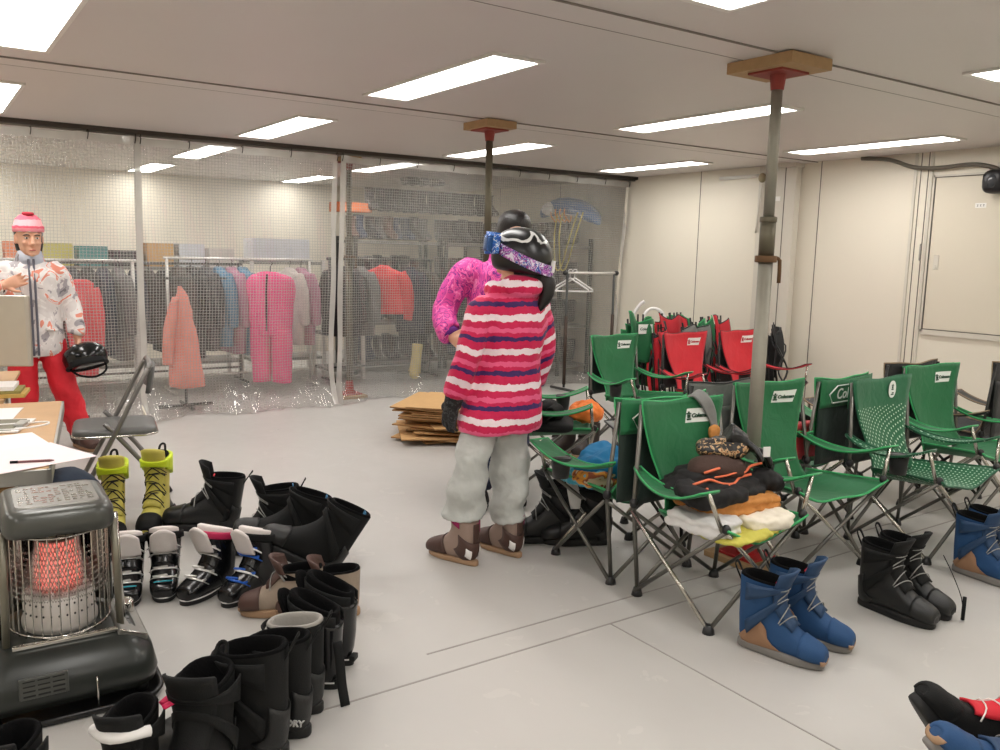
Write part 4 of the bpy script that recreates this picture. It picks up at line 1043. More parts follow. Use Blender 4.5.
bd = obj('base_tank', G().loft(rl((.215, .265, .08, .045, .02), (.265, .305, .09, .05, .02), (.275, .315, .09, .09, .02), (.262, .30, .09, .15, .015), (.21, .25, .08, .195, .0), (.18, .22, .07, .205, -.01))), HG, t)
ft = lambda z: .02 + (.275 if z < .09 else .275 - (z - .09) * .25)
obj('vent_frame', G().box((.290, -.09, .125), (.012, .16, .062), Matrix.Rotation(R(-12), 3, 'Y')), HG2, bd, smooth=False, bevel=.003)
vg = G()
for k in range(4):
    for c in range(3): vg.box((.299 - .003 * k, -.138 + .048 * c, .104 + .0135 * k), (.004, .040, .008))
obj('vent_slots', vg, HB, bd, smooth=False)
obj('igniter_lever', G().tube([(.285, .085, .115), (.30, .085, .105), (.305, .085, .03)], .004, 8, 2), HCH, bd)
cp = obj('control_panel', G().box((.045, .232, .188), (.31, .115, .024), Matrix.Rotation(R(-20), 3, 'X')), HPANEL, bd, smooth=False, bevel=.008)
obj('knob', G().tube([(-.03, .238, .18), (-.03, .242, .224), (-.03, .242, .230)], [.038, .036, .026], 18), HCH, bd, bevel=.002)
obj('panel_buttons', G().tube([(.07, .225, .18), (.07, .229, .203)], .012, 10).tube([(.12, .225, .178), (.12, .229, .202)], .010, 10).tube([(.02, .225, .178), (.02, .229, .204)], .014, 10), HB, cp, smooth=False)
obj('trim_line', G().tube([(.203, .185, .216), (.203, .282, .182)], .003, 6), HCH, bd)
ch = obj('chimney_glass', G().loft([ring_e((-.02, 0, z), .125, .125, 28) for z in (.235, .53)], False, False), HGLASS, t, solid=.003)
obj('burner_base', G().loft([ring_e((-.02, 0, z), r, r, 28) for z, r in ((.20, .135), (.225, .138), (.24, .13), (.315, .13), (.32, .118), (.33, .10))]), HENAM, t)
pd = G()
for k in range(14):
    a = R(-80 + 160 * k / 13)
    for z in (.262, .296): pd.ell((-.02 + .130 * math.cos(a), .130 * math.sin(a), z), (.004, .004, .004), 8, 5)
obj('burner_holes', pd, HB, t)
em = G()
for k in range(40):
    a0 = 2 * PI * k / 40
    for sgn in (-1, 1): em.tube([(-.02 + .092 * math.cos(a0 + sgn * q * .16), .092 * math.sin(a0 + sgn * q * .16), .33 + .027 * q) for q in range(7)], .0028, 4)
glow = obj('burner_mesh', G().loft([ring_e((-.02, 0, z), .088, .088, 24) for z in (.345, .40, .46, .475)]), GLOW, t)
obj('mesh_lattice', em, HENAM, t)
obj('burner_cap', G().loft([ring_e((-.02, 0, z), r, r, 24) for z, r in ((.485, .095), (.50, .112), (.53, .112), (.535, .05))]), mat('burner_cap_steel', (128, 118, 104), .4, .8), t)
obj('reflector', G().loft([[(-.06 - .14 * math.cos(R(a)), .20 * math.sin(R(a)), z) for a in range(-85, 86, 10)] for z in (.21, .30, .42, .545)], False, False, closed=False), HCH, t)
# wire guard: bowed vertical bars and cross wires
gd = thing('x', 'x', 'x'); bpy.data.objects.remove(gd)
GA = [-74 + 148 * k / 15 for k in range(16)]
def gp(a, z, r=.205): return (-.03 + r * 1.02 * math.cos(R(a)), r * .90 * math.sin(R(a)), z)
for k, a in enumerate(GA):
    if k % 1 == 0: obj('guard_bar', G().tube([gp(a, .215), gp(a, .23), gp(a, .53), gp(a, .545, .19)], .0026, 6), HCH, t)
for z in (.222, .535): obj('guard_ring', G().tube([gp(a, z) for a in range(-80, 81, 8)], .0032, 6), HCH, t)
lw = G()
for q in range(9):
    for k in range(46):
        a = -70 + 140 * k / 46; z = .33 + .019 * q
        lw.tube([gp(a, z, .196), gp(a + 1.6, z + .009, .196), gp(a + 3.1, z, .196)], .0013, 3)
lat = obj('guard_lattice', lw, HCH, t)
for sy in (-1, 1):
    obj('corner_post', G().tube([(.135, sy * .197, .195), (.125, sy * .187, .56)], .014, 10), HPOST, t)
    obj('corner_post', G().tube([(.06, sy * .218, .195), (.055, sy * .205, .56)], .011, 10), HCH, t)
    obj('corner_post', G().tube([(-.14, sy * .20, .195), (-.14, sy * .185, .56)], .016, 10), HG2, t)
obj('front_rail', G().bx(.165, .185, -.18, .18, .203, .217), HCH, t, smooth=False, bevel=.003)
ld = obj('lid', G().loft(rl((.175, .165, .06, .545, 0), (.198, .185, .07, .550, 0), (.205, .19, .07, .568, 0), (.203, .188, .07, .606, 0), (.19, .175, .06, .622, 0), (.17, .16, .05, .628, 0))), HG2, t)
obj('lid_plate', G().loft(rl((.145, .145, .04, .6275, 0), (.142, .142, .04, .6315, 0))), HPANEL, ld, smooth=False)
sl = G()
rs = random.Random(3)
for r_ in range(8):
    for c in range(10):
        if rs.random() < .8: sl.bx(-.105 + .028 * r_, -.093 + .028 * r_, -.128 + .026 * c, -.128 + .026 * c + rs.uniform(.008, .024), .6315, .6325)
obj('lid_embossing', sl, HCH, ld, smooth=False)

# ------------------------------------------------------------------ work table with papers at the left edge
WOOD = mat('table_wood', (196, 158, 116), .55, var=.12, scale=8); ALU = mat('aluminium_edge', (176, 174, 168), .4, .7, .08); PAPER = mat('white_paper', (238, 234, 230), .7, var=.02); PAPER_P = mat('pinkish_paper', (240, 224, 226), .7, var=.02)
t = thing('folding_table', 'wood topped folding table with metal edge and papers at the left edge', 'table', (-3.975, -.07, 0), R(-9))
ZT = .615
obj('tabletop', G().bx(-.80, .62, -.70, .52, ZT - .02, ZT), WOOD, t, smooth=False, bevel=.003)
obj('edge_frame', G().bx(.60, .63, -.71, .53, ZT - .055, ZT - .002).bx(-.81, -.78, -.71, .53, ZT - .055, ZT - .002).bx(-.81, .63, .51, .53, ZT - .055, ZT - .002).bx(-.81, .63, -.71, -.69, ZT - .055, ZT - .002), ALU, t, smooth=False, bevel=.003)
for x, y in ((.57, .46), (-.75, .46), (.57, -.65), (-.75, -.65)):
    obj('leg', G().tube([(x, y, 0), (x, y, ZT - .05)], .016, 10), ALU, t)
    obj('brace', G().tube([(x, y, .34), (x, y - (.30 if y > 0 else -.3), ZT - .05)], .010, 8), ALU, t)
def on_table(px_, py_, ang=0, z=0):
    return Matrix.Translation((px_, py_, ZT + z)) @ Matrix.Rotation(R(ang), 4, 'Z')
def sheet(name, label, cat_, x, y, ang, w, h, m, z=.001, th=.002, group=None):
    o = obj(name, G().bx(-w / 2, w / 2, -h / 2, h / 2, 0, th), m, None, (x, y, ZT + z), (0, 0, R(ang)), smooth=False)
    return tag(o, label, cat_, group)
sheet('paper', 'pinkish white paper hanging over the near table corner', 'paper', -3.47, .30, 20, .34, .34, PAPER_P, .003)
sheet('paper', 'white paper lying under the pinkish sheet on the table', 'paper', -3.72, .19, 8, .38, .40, PAPER, .0005)
sheet('paper', 'blue and white printed sheet near the far table edge', 'paper', -4.46, .17, -14, .29, .38, PAPER, .001)
bl = sheet('printed_blue_strip', 'small blue card lying on the printed sheet', 'card', -4.42, .11, -14, .08, .14, mat('pale_blue_print', (120, 180, 214), .6), .0035)
bl.name = 'card'
t = thing('pen', 'brown pen lying on the pinkish white paper', 'pen', (-3.37, .31, ZT + .0095), R(75))
obj('barrel', G().tube([(-.06, 0, 0), (.05, 0, 0), (.065, 0, 0)], [.0045, .0045, .0015], 8), mat('brown_plastic', (120, 72, 76), .4), t)
obj('cap', G().tube([(-.075, 0, 0), (-.05, 0, 0)], .0052, 8), BK2, t)
t = thing('clipboard', 'open folder with dark inside and white border on the table', 'folder', (-4.15, .17, ZT + .003), R(-20))
obj('board', G().bx(-.14, .14, -.2, .2, 0, .006), WHITEP, t, smooth=False)
obj('sheet', G().bx(-.12, .12, -.18, .17, .0062, .008), mat('olive_grey_card', (120, 116, 98), .7), t, smooth=False)
obj('clip', G().bx(-.05, .05, .16, .2, .007, .018), ALU, t, smooth=False, bevel=.003)
t = thing('mobile_cable', 'white cable looping over the table edge', 'cable', (-4.03, .35, ZT + .009))
obj('cord', G().tube([(-.2, -.3, 0), (.02, -.1, 0), (.05, .05, .01), (.0, .085, .012), (-.06, .04, .005), (-.1, -.2, 0)], .004, 6, 5), WHITEP, t)
t = thing('notebook_stack', 'small stack of yellow and pale notebooks beside the computer', 'notebooks', (-5.0, .27, ZT), R(-12))
obj('notebook', G().bx(-.11, .11, -.16, .18, 0.001, .02), mat('yellow_cover', (206, 170, 90), .6), t, smooth=False, bevel=.002)
obj('notebook', G().bx(-.10, .10, -.15, .16, .021, .036), mat('olive_cover', (150, 140, 80), .6), t, smooth=False, bevel=.002)
obj('notebook', G().bx(-.11, .10, -.17, .13, .037, .058), PAPER, t, smooth=False, bevel=.002)
t2 = thing('folding_table', 'plain wood table carrying the computer at the far left', 'table', (-5.47, -.20, 0), R(-9))
obj('tabletop', G().bx(-.55, .55, -.70, .62, ZT - .02, ZT), WOOD, t2, smooth=False, bevel=.003)
for x, y in ((.5, .55), (-.5, .55), (.5, -.65), (-.5, -.65)):
    obj('leg', G().tube([(x, y, 0), (x, y, ZT - .02)], .016, 10), ALU, t2)
SILV = mat('silver_computer_back', (196, 190, 178), .3, .6, .04)
t = thing('desktop_computer', 'silver flat computer screen seen from behind at the left edge', 'computer', (-5.30, .22, ZT), R(-28))
obj('screen_body', G().loft([[(x - .01 * q, y * (1 - .06 * q), z) for y, z in [(-.31, .12), (.31, .12), (.31, .50), (-.31, .50)]] for x, q in ((-.02, 0), (.0, 0), (.02, 1))]), SILV, t, smooth=False, bevel=.006)
obj('stand', G().tube([(.0, 0, .2), (.06, 0, .10), (.04, 0, .01)], [.05, .06, .07], 12, 3, flat=(.25, (1, 0, 0))).bx(-.06, .12, -.10, .10, 0.001, .010), SILV, t)
obj('display', G().bx(-.0215, -.020, -.29, .29, .14, .48), BK2, t, smooth=False)

# backpack and bags under the table
t = thing('backpack', 'navy and black backpack slumped under the table corner', 'backpack', (-3.90, .44, 0), R(30))
NAVY = fabric('navy_nylon', (26, 40, 58)); BNY = fabric('black_nylon', (16, 17, 19))
obj('main_body', G().loft(stack([(0, 0, 0.004, .12, .15), (0, 0, .06, .17, .20), (0, 0, .2, .17, .20), (0, 0, .34, .14, .18), (0, 0, .43, .08, .12), (0, 0, .45, .03, .05)], 22, 3, .8)), NAVY, t, disp=(.03, .15))
obj('front_pocket', G().loft(stack([(.12, 0, .03, .06, .13), (.13, 0, .12, .08, .15), (.12, 0, .24, .05, .12), (.10, 0, .27, .02, .06)], 18, 3, .8)), BNY, t, disp=(.02, .1))
obj('shoulder_strap', G().tube([(.0, -.2, .40), (.16, -.22, .30), (.2, -.14, .14), (.17, -.08, .03)], .022, 8, 4, flat=(.4, (1, 0, 0))), BNY, t)
obj('side_panel', G().tube([(.02, -.16, .02), (.03, -.2, .2), (.0, -.15, .38)], [.08, .09, .05], 12, 3), BNY, t)
obj('zip_pull', G().tube([(.20, .05, .22), (.215, .05, .18)], .006, 6), ALU, t)
bx_ = thing('carton', 'brown cardboard carton standing under the table', 'box', (-3.75, .16, 0), R(12))
obj('box_body', G().bx(-.10, .10, -.09, .09, 0, .46), M_CARD, bx_, smooth=False, bevel=.004)
obj('lid_flap', G().bx(-.1, -.002, -.09, .09, .46, .464).bx(.002, .1, -.09, .09, .46, .464), M_CARDD, bx_, smooth=False)
bg = obj('dark_bag', G().loft(stack([(0, 0, .004, .10, .12), (0, 0, .15, .13, .15), (0, 0, .38, .08, .12), (0, 0, .52, .03, .05)], 18, 3, .85)), BNY, None, (-3.62, -.06, 0), (0, 0, 0), disp=(.03, .12))
bg.name = 'duffel_bag'; tag(bg, 'dark cloth bag slumped under the table left of the carton', 'bag')

# grey folding chair
CG = mat('chair_grey_vinyl', (92, 92, 90), .45, var=.08); CT = mat('chair_grey_tube', (132, 130, 128), .3, .7, .06)
t = thing('folding_chair', 'grey steel folding chair with padded seat behind the yellow boots', 'chair', (-4.80, .86, 0), look(0, 0, -.05, -.30) + 0)
# local: +x faces the table (picture left), y across
def fr(s, pts, r=.0125): return G().tube([(x, s * y, z) for x, y, z in pts], r, 10, 3)
for s in (-1, 1):
    obj('back_leg', fr(s, [(.26, .20, 0.0), (.16, .205, .20), (.02, .205, .46), (-.10, .20, .70), (-.135, .19, .765)]), CT, t)
    obj('front_leg', fr(s, [(-.24, .185, 0.0), (-.13, .19, .22), (.02, .19, .42), (.08, .19, .49)]), CT, t)
    obj('rubber_tip', G().tube([(.265, s * .20, 0.001), (.25, s * .20, .03)], .016, 10), M_BLACKP, t)
    obj('rubber_tip', G().tube([(-.245, s * .185, 0.001), (-.23, s * .185, .03)], .016, 10), M_BLACKP, t)
obj('top_tube', G().tube([(-.135, -.19, .765), (-.145, -.15, .785), (-.145, .15, .785), (-.135, .19, .765)], .0125, 10, 3), CT, t)
obj('cross_tube', G().tube([(.24, -.20, .045), (.24, .20, .045)], .009, 8), CT, t)
obj('cross_tube', G().tube([(-.22, -.185, .045), (-.22, .185, .045)], .009, 8), CT, t)
obj('seat', G().loft([[(x * k + .03, y * k, z) for x, y in rr(.20, .20, .07)] for k, z in ((.95, .415), (1.0, .42), (1.0, .445), (.96, .455), (.7, .458))]), CG, t)
obj('seat_rim', G().tube([(x + .03, y, .424) for x, y in rr(.202, .202, .07)], .007, 6, 1, True), HCH, t)
obj('backrest', G().grid(lambda u, v: (-.128 - .02 * u - .022 * (1 - (2 * v - 1) ** 2), .18 * (2 * v - 1), .635 + .135 * u), 5, 10), CG, t, solid=.02, offset=0)

# ------------------------------------------------------------------ flattened cardboard sheets
rs = random.Random(11)
base = (-5.46, 3.40)
for i in range(16):
    w, h = rs.uniform(.62, .85), rs.uniform(.55, .72)
    a = R(58 + rs.uniform(-24, 24)); z = .004 + i * .0165
    tilt = rs.uniform(-.018, .018)
    n = 10; bow = rs.uniform(-.006, .012); ph = rs.uniform(0, 3)
    g = G()
    def topf(u, v, zz): return ((u - .5) * w, (v - .5) * h, zz + bow * math.sin(u * PI + ph) * .6)
    rows = []
    for (uu) in range(n + 1):
        u = uu / n
        rows.append([topf(u, 0, 0), topf(u, 1, 0), topf(u, 1, .009), topf(u, 0, .009)])
    g.loft(rows)
    o = obj('cardboard_sheet', g, [M_CARD, M_CARDD], None, (base[0] + rs.uniform(-.06, .06), base[1] + rs.uniform(-.06, .06), z + .006), (0, tilt, a), smooth=False)
    for f in o.data.polygons:
        if abs(f.normal.z) < .6: f.material_index = 1
    nm = ['lowest flattened cardboard sheet, lying on the floor' if i == 0 else 'topmost flattened cardboard sheet of the pile' if i == 15 else 'flattened cardboard sheet inside the pile near the curtain'][0]
    tag(o, nm, 'cardboard', 'flattened cardboard sheets' if 0 < i < 15 else None)
# ------------------------------------------------------------------ clothes on and around the chairs
def lump(name, label, cat_, loc, r, m, yaw=0, disp=(.05, .06), p=.8, tilt=(0, 0), group=None, parent=None, z1=1.0):
    g = G().ell((0, 0, 0), r, 28, 18, p=p)
    o = obj(name, g, m, parent, loc, (tilt[0], tilt[1], yaw), disp=disp, sub=1)
    return tag(o, label, cat_, group) if label else o
F_OR = fabric('orange_brown_fleece', (196, 132, 66), .5); F_WH = fabric('cream_quilt', (232, 224, 206), .3); F_YE = fabric('yellow_green_cloth', (198, 190, 84)); F_BR = fabric('brown_knit', (64, 44, 36), .6); F_BL = fabric('black_quilt', (20, 19, 20), .4); F_GR = fabric('grey_white_sweat', (214, 212, 210)); F_BLU = fabric('bright_blue_nylon', (14, 110, 158), .5)
def leopard():
    m, t = newmat('spotted_print')
    f = t.noise(46, 2.0, dist=1.2)
    t.link(t.ramp(f, [(0, rgb((14, 12, 12))), (.52, rgb((22, 18, 16))), (.56, rgb((206, 176, 130))), (.63, rgb((150, 92, 50))), (.68, rgb((20, 16, 14)))]), t.b.inputs['Base Color'])
    t.b.inputs['Roughness'].default_value = .45
    t.bump(t.noise(20, 3), .4, .02); return m
F_LEO = leopard(); PIPO = mat('orange_piping', (232, 118, 78), .5); F_MULTI = None
def patched():
    m, t = newmat('orange_blue_print')
    f = t.noise(13, 2.0, dist=.8)
    t.link(t.ramp(f, [(0, rgb((60, 150, 176))), (.42, rgb((110, 176, 190))), (.47, rgb((216, 150, 62))), (.56, rgb((206, 138, 50))), (.6, rgb((150, 80, 50))), (.66, rgb((196, 180, 150)))], 'CONSTANT'), t.b.inputs['Base Color'])
    t.b.inputs['Roughness'].default_value = .8; t.bump(t.noise(20, 3), .4, .02); return m
F_MULTI = patched()
SX, SY = -2.215, 2.585
def folded(name, label, cat_, loc, w, d, h, m, yaw=0, layers=3, group=None):
    """a folded garment: stacked rounded layers"""
    g = G()
    for k in range(layers):
        z = h / layers * (k + .5)
        g.loft(stack([(0, 0, z - h / layers * .52, d * .40, w * .42), (0, 0, z - h / layers * .3, d * .49, w * .5), (0, 0, z + h / layers * .25, d * .49, w * .5), (0, 0, z + h / layers * .52, d * .38, w * .42)], 26, 3, .45))
    o = obj(name, g, m, None, loc, (0, 0, yaw), remesh=.008, smo=3, disp=(.032, .05))
    return tag(o, label, cat_, group)
folded('yellow_towel', 'yellow green towel at the bottom of the clothes pile, front edge', 'towel', (SX + .14, SY - .03, .352), .36, .26, .03, F_YE, R(5), 1)
folded('quilted_cloth', 'cream quilted cloth folded at the front right of the seat', 'cloth', (SX + .15, SY + .09, .372), .22, .22, .055, F_WH, R(-6), 2)
folded('sweatshirt', 'grey white sweatshirt folded at the left of the clothes pile', 'sweatshirt', (SX + .08, SY - .15, .368), .17, .28, .065, F_GR, R(8), 2)
folded('fleece', 'orange brown fleece folded in the middle of the clothes pile', 'fleece', (SX + .02, SY + .05, .415), .38, .29, .065, F_OR, R(-6), 2)
g = G()
for z, d_, w_ in ((.018, .30, .40), (.05, .26, .36), (.08, .20, .30)):
    g.loft(stack([(0, .01 * z, z - .02, d_ * .42, w_ * .45), (0, 0, z - .01, d_ * .5, w_ * .5), (0, 0, z + .01, d_ * .5, w_ * .5), (0, 0, z + .022, d_ * .4, w_ * .42)], 26, 3, .5))
g.tube([(.06, -.18, .05), (.13, -.20, .03), (.17, -.10, .025), (.165, .02, .03)], [.045, .042, .04, .034], 12, 4)
g.tube([(.05, .17, .06), (.10, .24, .04), (.02, .29, .03)], [.045, .042, .034], 12, 4)
o = obj('ski_jacket', g, F_BL, None, (SX - .03, SY + .01, .468), (0, 0, R(-8)), remesh=.008, smo=2, disp=(.03, .06))
tag(o, 'black jacket with orange piping lying on top of the fleece', 'jacket')
for y0_, y1_, z in ((-.19, .10, .075), (-.12, .17, .11), (-.17, -.02, .045)):
    obj('piping', G().tube([(.155 - z * .55 + .012 * math.sin(q * 2.1), y0_ + (y1_ - y0_) * q / 6, z + .014 * math.sin(q * 1.3)) for q in range(7)], .0055, 6, 3), PIPO, o)
k = obj('knit_cap', G().loft(stack([(0, 0, 0, .07, .11), (0, 0, .02, .08, .125), (0, 0, .05, .074, .11), (0, 0, .075, .045, .07), (0, 0, .082, .02, .03)], 24, 3, .85)), F_BR, None, (SX - .0, SY + .0, .545), (0, 0, R(-12)), disp=(.03, .08))
tag(k, 'brown knit cap with orange lines resting on the black jacket', 'cap')
obj('line', G().tube([(.081 * math.cos(R(a)), .127 * math.sin(R(a)), .02 + .01 * math.sin(R(a * 2))) for a in range(-70, 71, 10)], .004, 6, 2), PIPO, k)
l = thing('spotted_gloves', 'spotted black and tan gloves bundled on top of the clothes pile', 'gloves', (SX - .02, SY + .055, .632), R(-20))
obj('glove', G().loft(stack([(0, 0, -.02, .05, .09), (0, 0, .01, .068, .12), (0, 0, .04, .05, .10), (0, 0, .058, .02, .04)], 22, 3, .85)), F_LEO, l, disp=(.04, .06))
GLB = mat('shiny_black_leather', (16, 16, 17), .28, bump=.3, bscale=40)
def glove_g(w, d, n, sc=1.25, side=1, curl=.5):
    g = hand(G(), w, d, n, curl, sc, side, .16, 1.6); w = Vector(w); d = Vector(d).normalized()
    return g.tube([w - d * .07, w - d * .03, w + d * .01], [.052, .046, .040], 14, 2)
obj('glove', glove_g((.01, .075, .035), (.25, 1, -.55), (.2, -.5, -1), 1.0, 1, .5), GLB, l, remesh=.006, smo=2)
obj('white_tab', G().box((.085, .145, .01), (.006, .03, .04)), WHITEP, l, smooth=False)
SP = cat([(-2.50, 2.70, .79), (-2.475, 2.72, .826), (-2.445, 2.75, .80), (-2.435, 2.785, .74), (-2.425, 2.80, .68), (-2.37, 2.78, .62)], 5)
gs = obj('grey_strap', G().grid(lambda u, v: (lambda p: (p[0] + .008 * math.sin(u * 9 + v * 3), p[1] + (v - .5) * (.052 + .016 * math.sin(u * 7)), p[2] + .018 * (v - .5)))(SP[int(round(u * (len(SP) - 1)))]), len(SP) - 1, 6), mat('grey_white_knit', (128, 128, 126), .85, var=.3, scale=16), solid=.008, offset=0)
gs.name = 'scarf'; tag(gs, 'grey strap of cloth hung over the right top corner of the front chair', 'scarf')
lp = lump('wooden_charm', 'small orange cloth tab hanging behind the spotted gloves', 'tab', (-2.40, 2.77, .665), (.015, .03, .03), F_OR, disp=(.01, .05))
lp.name = 'cloth_tab'
# on the chair seen from behind
lump('jacket', 'bright blue jacket heaped on the chair seen from behind', 'jacket', (-2.87, 2.57, .455), (.11, .15, .07), F_BLU, R(10), (.08, .10))
folded('printed_towel', 'orange and blue printed towel under the bright blue jacket', 'towel', (-2.89, 2.51, .365), .22, .26, .08, F_MULTI, R(6), 2)
wc = obj('white_cloth', G().grid(lambda u, v: (-3.02 - .015 * math.sin(3 * u + 4 * v) - .02 * u, 2.48 + .17 * v * (1 - .5 * u) + .05 * u, .41 - .22 * u), 10, 8), F_GR, solid=.004)
tag(wc, 'white cloth hanging from the front edge of the seat with blue jacket', 'cloth')
# on the chair behind the striped jacket
lump('shirt', 'orange shirt with black stripes on the chair behind the striped jacket', 'shirt', (-3.90, 3.33, .455), (.10, .13, .055), F_OR2 if 'F_OR2' in globals() else fabric('bright_orange_cloth', (226, 120, 46), .5), R(40), (.06, .07))
t = thing('ski_goggles', 'black goggles and gloves heap on the chair behind the striped jacket', 'goggles', (-3.98, 3.10, .47), R(40))
obj('frame', G().loft(stack([(0, 0, -.03, .05, .08), (0, 0, 0, .06, .10), (0, 0, .04, .05, .09), (0, 0, .06, .02, .04)], 18, 3, .8)), BK2, t, disp=(.02, .05))
obj('strap', G().tube([(.0, -.1, 0), (-.08, -.06, .02), (-.09, .06, .03), (0, .1, 0)], .014, 8, 4, flat=(.4, (0, 0, 1))), BK2, t)
obj('lens', G().ell((.055, 0, .01), (.015, .07, .035), 16, 8), mat('goggle_lens', (30, 30, 34), .08), t)
tr_ = obj('cushion', G().loft([[(x * k, y * k, z) for x, y in rr(.15, .17, .07)] for k, z in ((.9, -.02), (1.0, -.01), (1.0, .015), (.92, .025), (.5, .027))]), BK2, None, (-3.87, 3.02, .41), (0, 0, R(50)))
tag(tr_, 'flat black cushion on the chair behind the striped jacket', 'cushion')
gl = tag(obj('glove', glove_g((0, 0, 0), (.3, -1, -.1), (0, 0, -1), 1.0), BK2, None, (-3.84, 3.02, .475), remesh=.006, smo=2), 'black glove lying on the flat black cushion', 'glove')
# red bag on the chair seen from behind beside the dotted chair
t = thing('cooler_bag', 'red soft bag on the seat behind the dotted chair', 'bag', (-2.72, 3.72, .385), R(6))
obj('bag_body', G().loft([[(x, y, z) for x, y in rr(.10 * k, .15 * k, .04)] for k, z in ((.94, 0), (1, .015), (1.02, .14), (.98, .16))]), RED, t)
obj('bag_lid', G().loft([[(x, y, z) for x, y in rr(.105 * k, .155 * k, .04)] for k, z in ((1, .16), (1, .185), (.9, .192))]), RED_L, t)
obj('handle', G().tube([(.0, -.12, .18), (.0, -.08, .22), (.0, .08, .22), (.0, .12, .18)], .008, 8, 4), RED_P, t)
tag(obj('glove', glove_g((0, 0, 0), (.4, .9, -.1), (0, 0, -1), 1.05), BK2, None, (-2.74, 3.70, .605), remesh=.006, smo=2), 'black glove resting on the red soft bag', 'glove')

# ------------------------------------------------------------------ folded chairs leaning by the right wall
def folded_chair(label, x, y, yaw, fab, logo=None, lean=R(-8), h=.86, seed=0, w=.13):
    rnd = random.Random(seed)
    t = thing('folded_chair', label, 'chair', (x, y, 0), 0, 'folded camping chairs by the wall', rot=(0, lean, yaw))
    for k in range(7):
        a = 2 * PI * k / 7
        obj('pole', G().tube([(.055 * math.cos(a) + .02, .075 * math.sin(a), .03), (.04 * math.cos(a + .4), .06 * math.sin(a + .4), .4), (.05 * math.cos(a + .8), .075 * math.sin(a + .8), h + .03 - .035 * (k % 3))], .0085, 8), M_DTUBE, t)
        if k % 2 == 0: obj('foot', G().tube([(.055 * math.cos(a) + .02, .075 * math.sin(a), 0.003), (.055 * math.cos(a) + .02, .075 * math.sin(a), .035)], .018, 8), M_BLACKP, t)
    trim = M_BLACKP if fab is not GREEN else GREEN_P
    b = None
    for q in range(3):
        tl = rnd.uniform(-.05, .05)
        def fold(u, v, q=q):
            yy = (2 * v - 1) * w * (1 - .25 * u * (q % 2) - .12 * u)
            pin = .035 * math.exp(-((v - .5 - tl * 3) / .16) ** 2)
            return (.085 - .06 * q + .022 * math.sin(v * PI * 3 + q * 2 + seed) + .02 * math.sin(u * 4 + q), yy, h - .035 * q - pin * (1 - u) + tl * (2 * v - 1) - (.36 + .09 * q) * u + .02 * math.sin(v * 7 + seed + q))
        p_ = obj('fabric', G().grid(fold, 10, 16), fab, t, solid=.006, offset=0)
        b = b or p_
        obj('piping', G().tube([fold(0, v / 12) for v in range(13)] + [fold(u / 8, 1) for u in range(1, 9)], .006, 6), trim, p_)
    for k in range(3):
        a = 2.1 * k + seed
        obj('arm_strap', G().tube([(.04 * math.cos(a), w * .7 * math.sin(a), h - .05), (.11, w * 1.15 * math.cos(a * 1.3), h - .16), (.12, w * .9 * math.sin(a * 1.7), h - .36), (.09, w * .5, h - .48)], .012, 6, 4, flat=(.35, (1, 0, 0))), M_BLACKP if k else trim, t)
    if logo: 
        M = frame((.115, .02, h - .1), (0, 1, 0), (0, 0, 1))
        p = obj('logo_patch', G().prism([(-.07, -.04), (.07, -.04), (.075, .04), (-.065, .04)], 0, .002, M), M_LOGO_W, b, smooth=False)
        text('lettering', 'Coleman', .032, logo, p, M @ Matrix.Translation((.005, 0, .003)), .0008, .25, .0006)
    return t
folded_chair('folded green chair with white logo patch, leftmost by the wall', -5.22, 5.06, R(-12), GREEN, M_LOGO_G, seed=1, h=.88)
folded_chair('folded red chair bundle with black legs between the green and red chairs', -5.10, 5.20, R(10), RED, seed=2, h=.80, w=.07)
folded_chair('folded red chair behind the left red chair, leaning high', -5.62, 5.86, R(-6), RED, seed=3, h=.85, w=.17)
folded_chair('folded green chair topping the bundle behind the left red chair', -5.86, 6.20, R(-6), GREEN, seed=4, h=.83, w=.12)
folded_chair('folded grey chair panel between the two red chairs', -5.00, 5.50, R(0), GREY, seed=5, h=.82, w=.15)
folded_chair('folded green chair between the two red chairs, right of grey panel', -5.22, 5.86, R(14), GREEN, seed=6, h=.84, w=.12)
folded_chair('folded red chair just left of the post by the wall', -5.30, 6.16, R(0), RED, seed=7, h=.84, w=.12)
folded_chair('folded black chair leaning on the wall right of the post', -4.72, 6.22, R(8), BLACKC, seed=8, h=.80, w=.09)
t = thing('towel_stand', 'bent white tube stand behind the leftmost folded green chair', 'stand', (-6.35, 6.2, 0), R(-30))
obj('bent_tube', G().tube([(0, -.14, 0), (0, -.15, .5), (0, -.14, .78), (0, -.08, .90), (0, -.03, .94)], .017, 10, 5), WHITEP, t)
obj('bent_tube', G().tube([(.02, -.04, 0), (.02, -.05, .55), (.02, -.03, .80), (.02, .06, .87), (.02, .16, .82), (.02, .20, .66), (.02, .20, 0)], .017, 10, 5), WHITEP, t)
obj('cross_bar', G().tube([(.01, -.15, .2), (.02, .2, .2)], .012, 8), WHITEP, t)
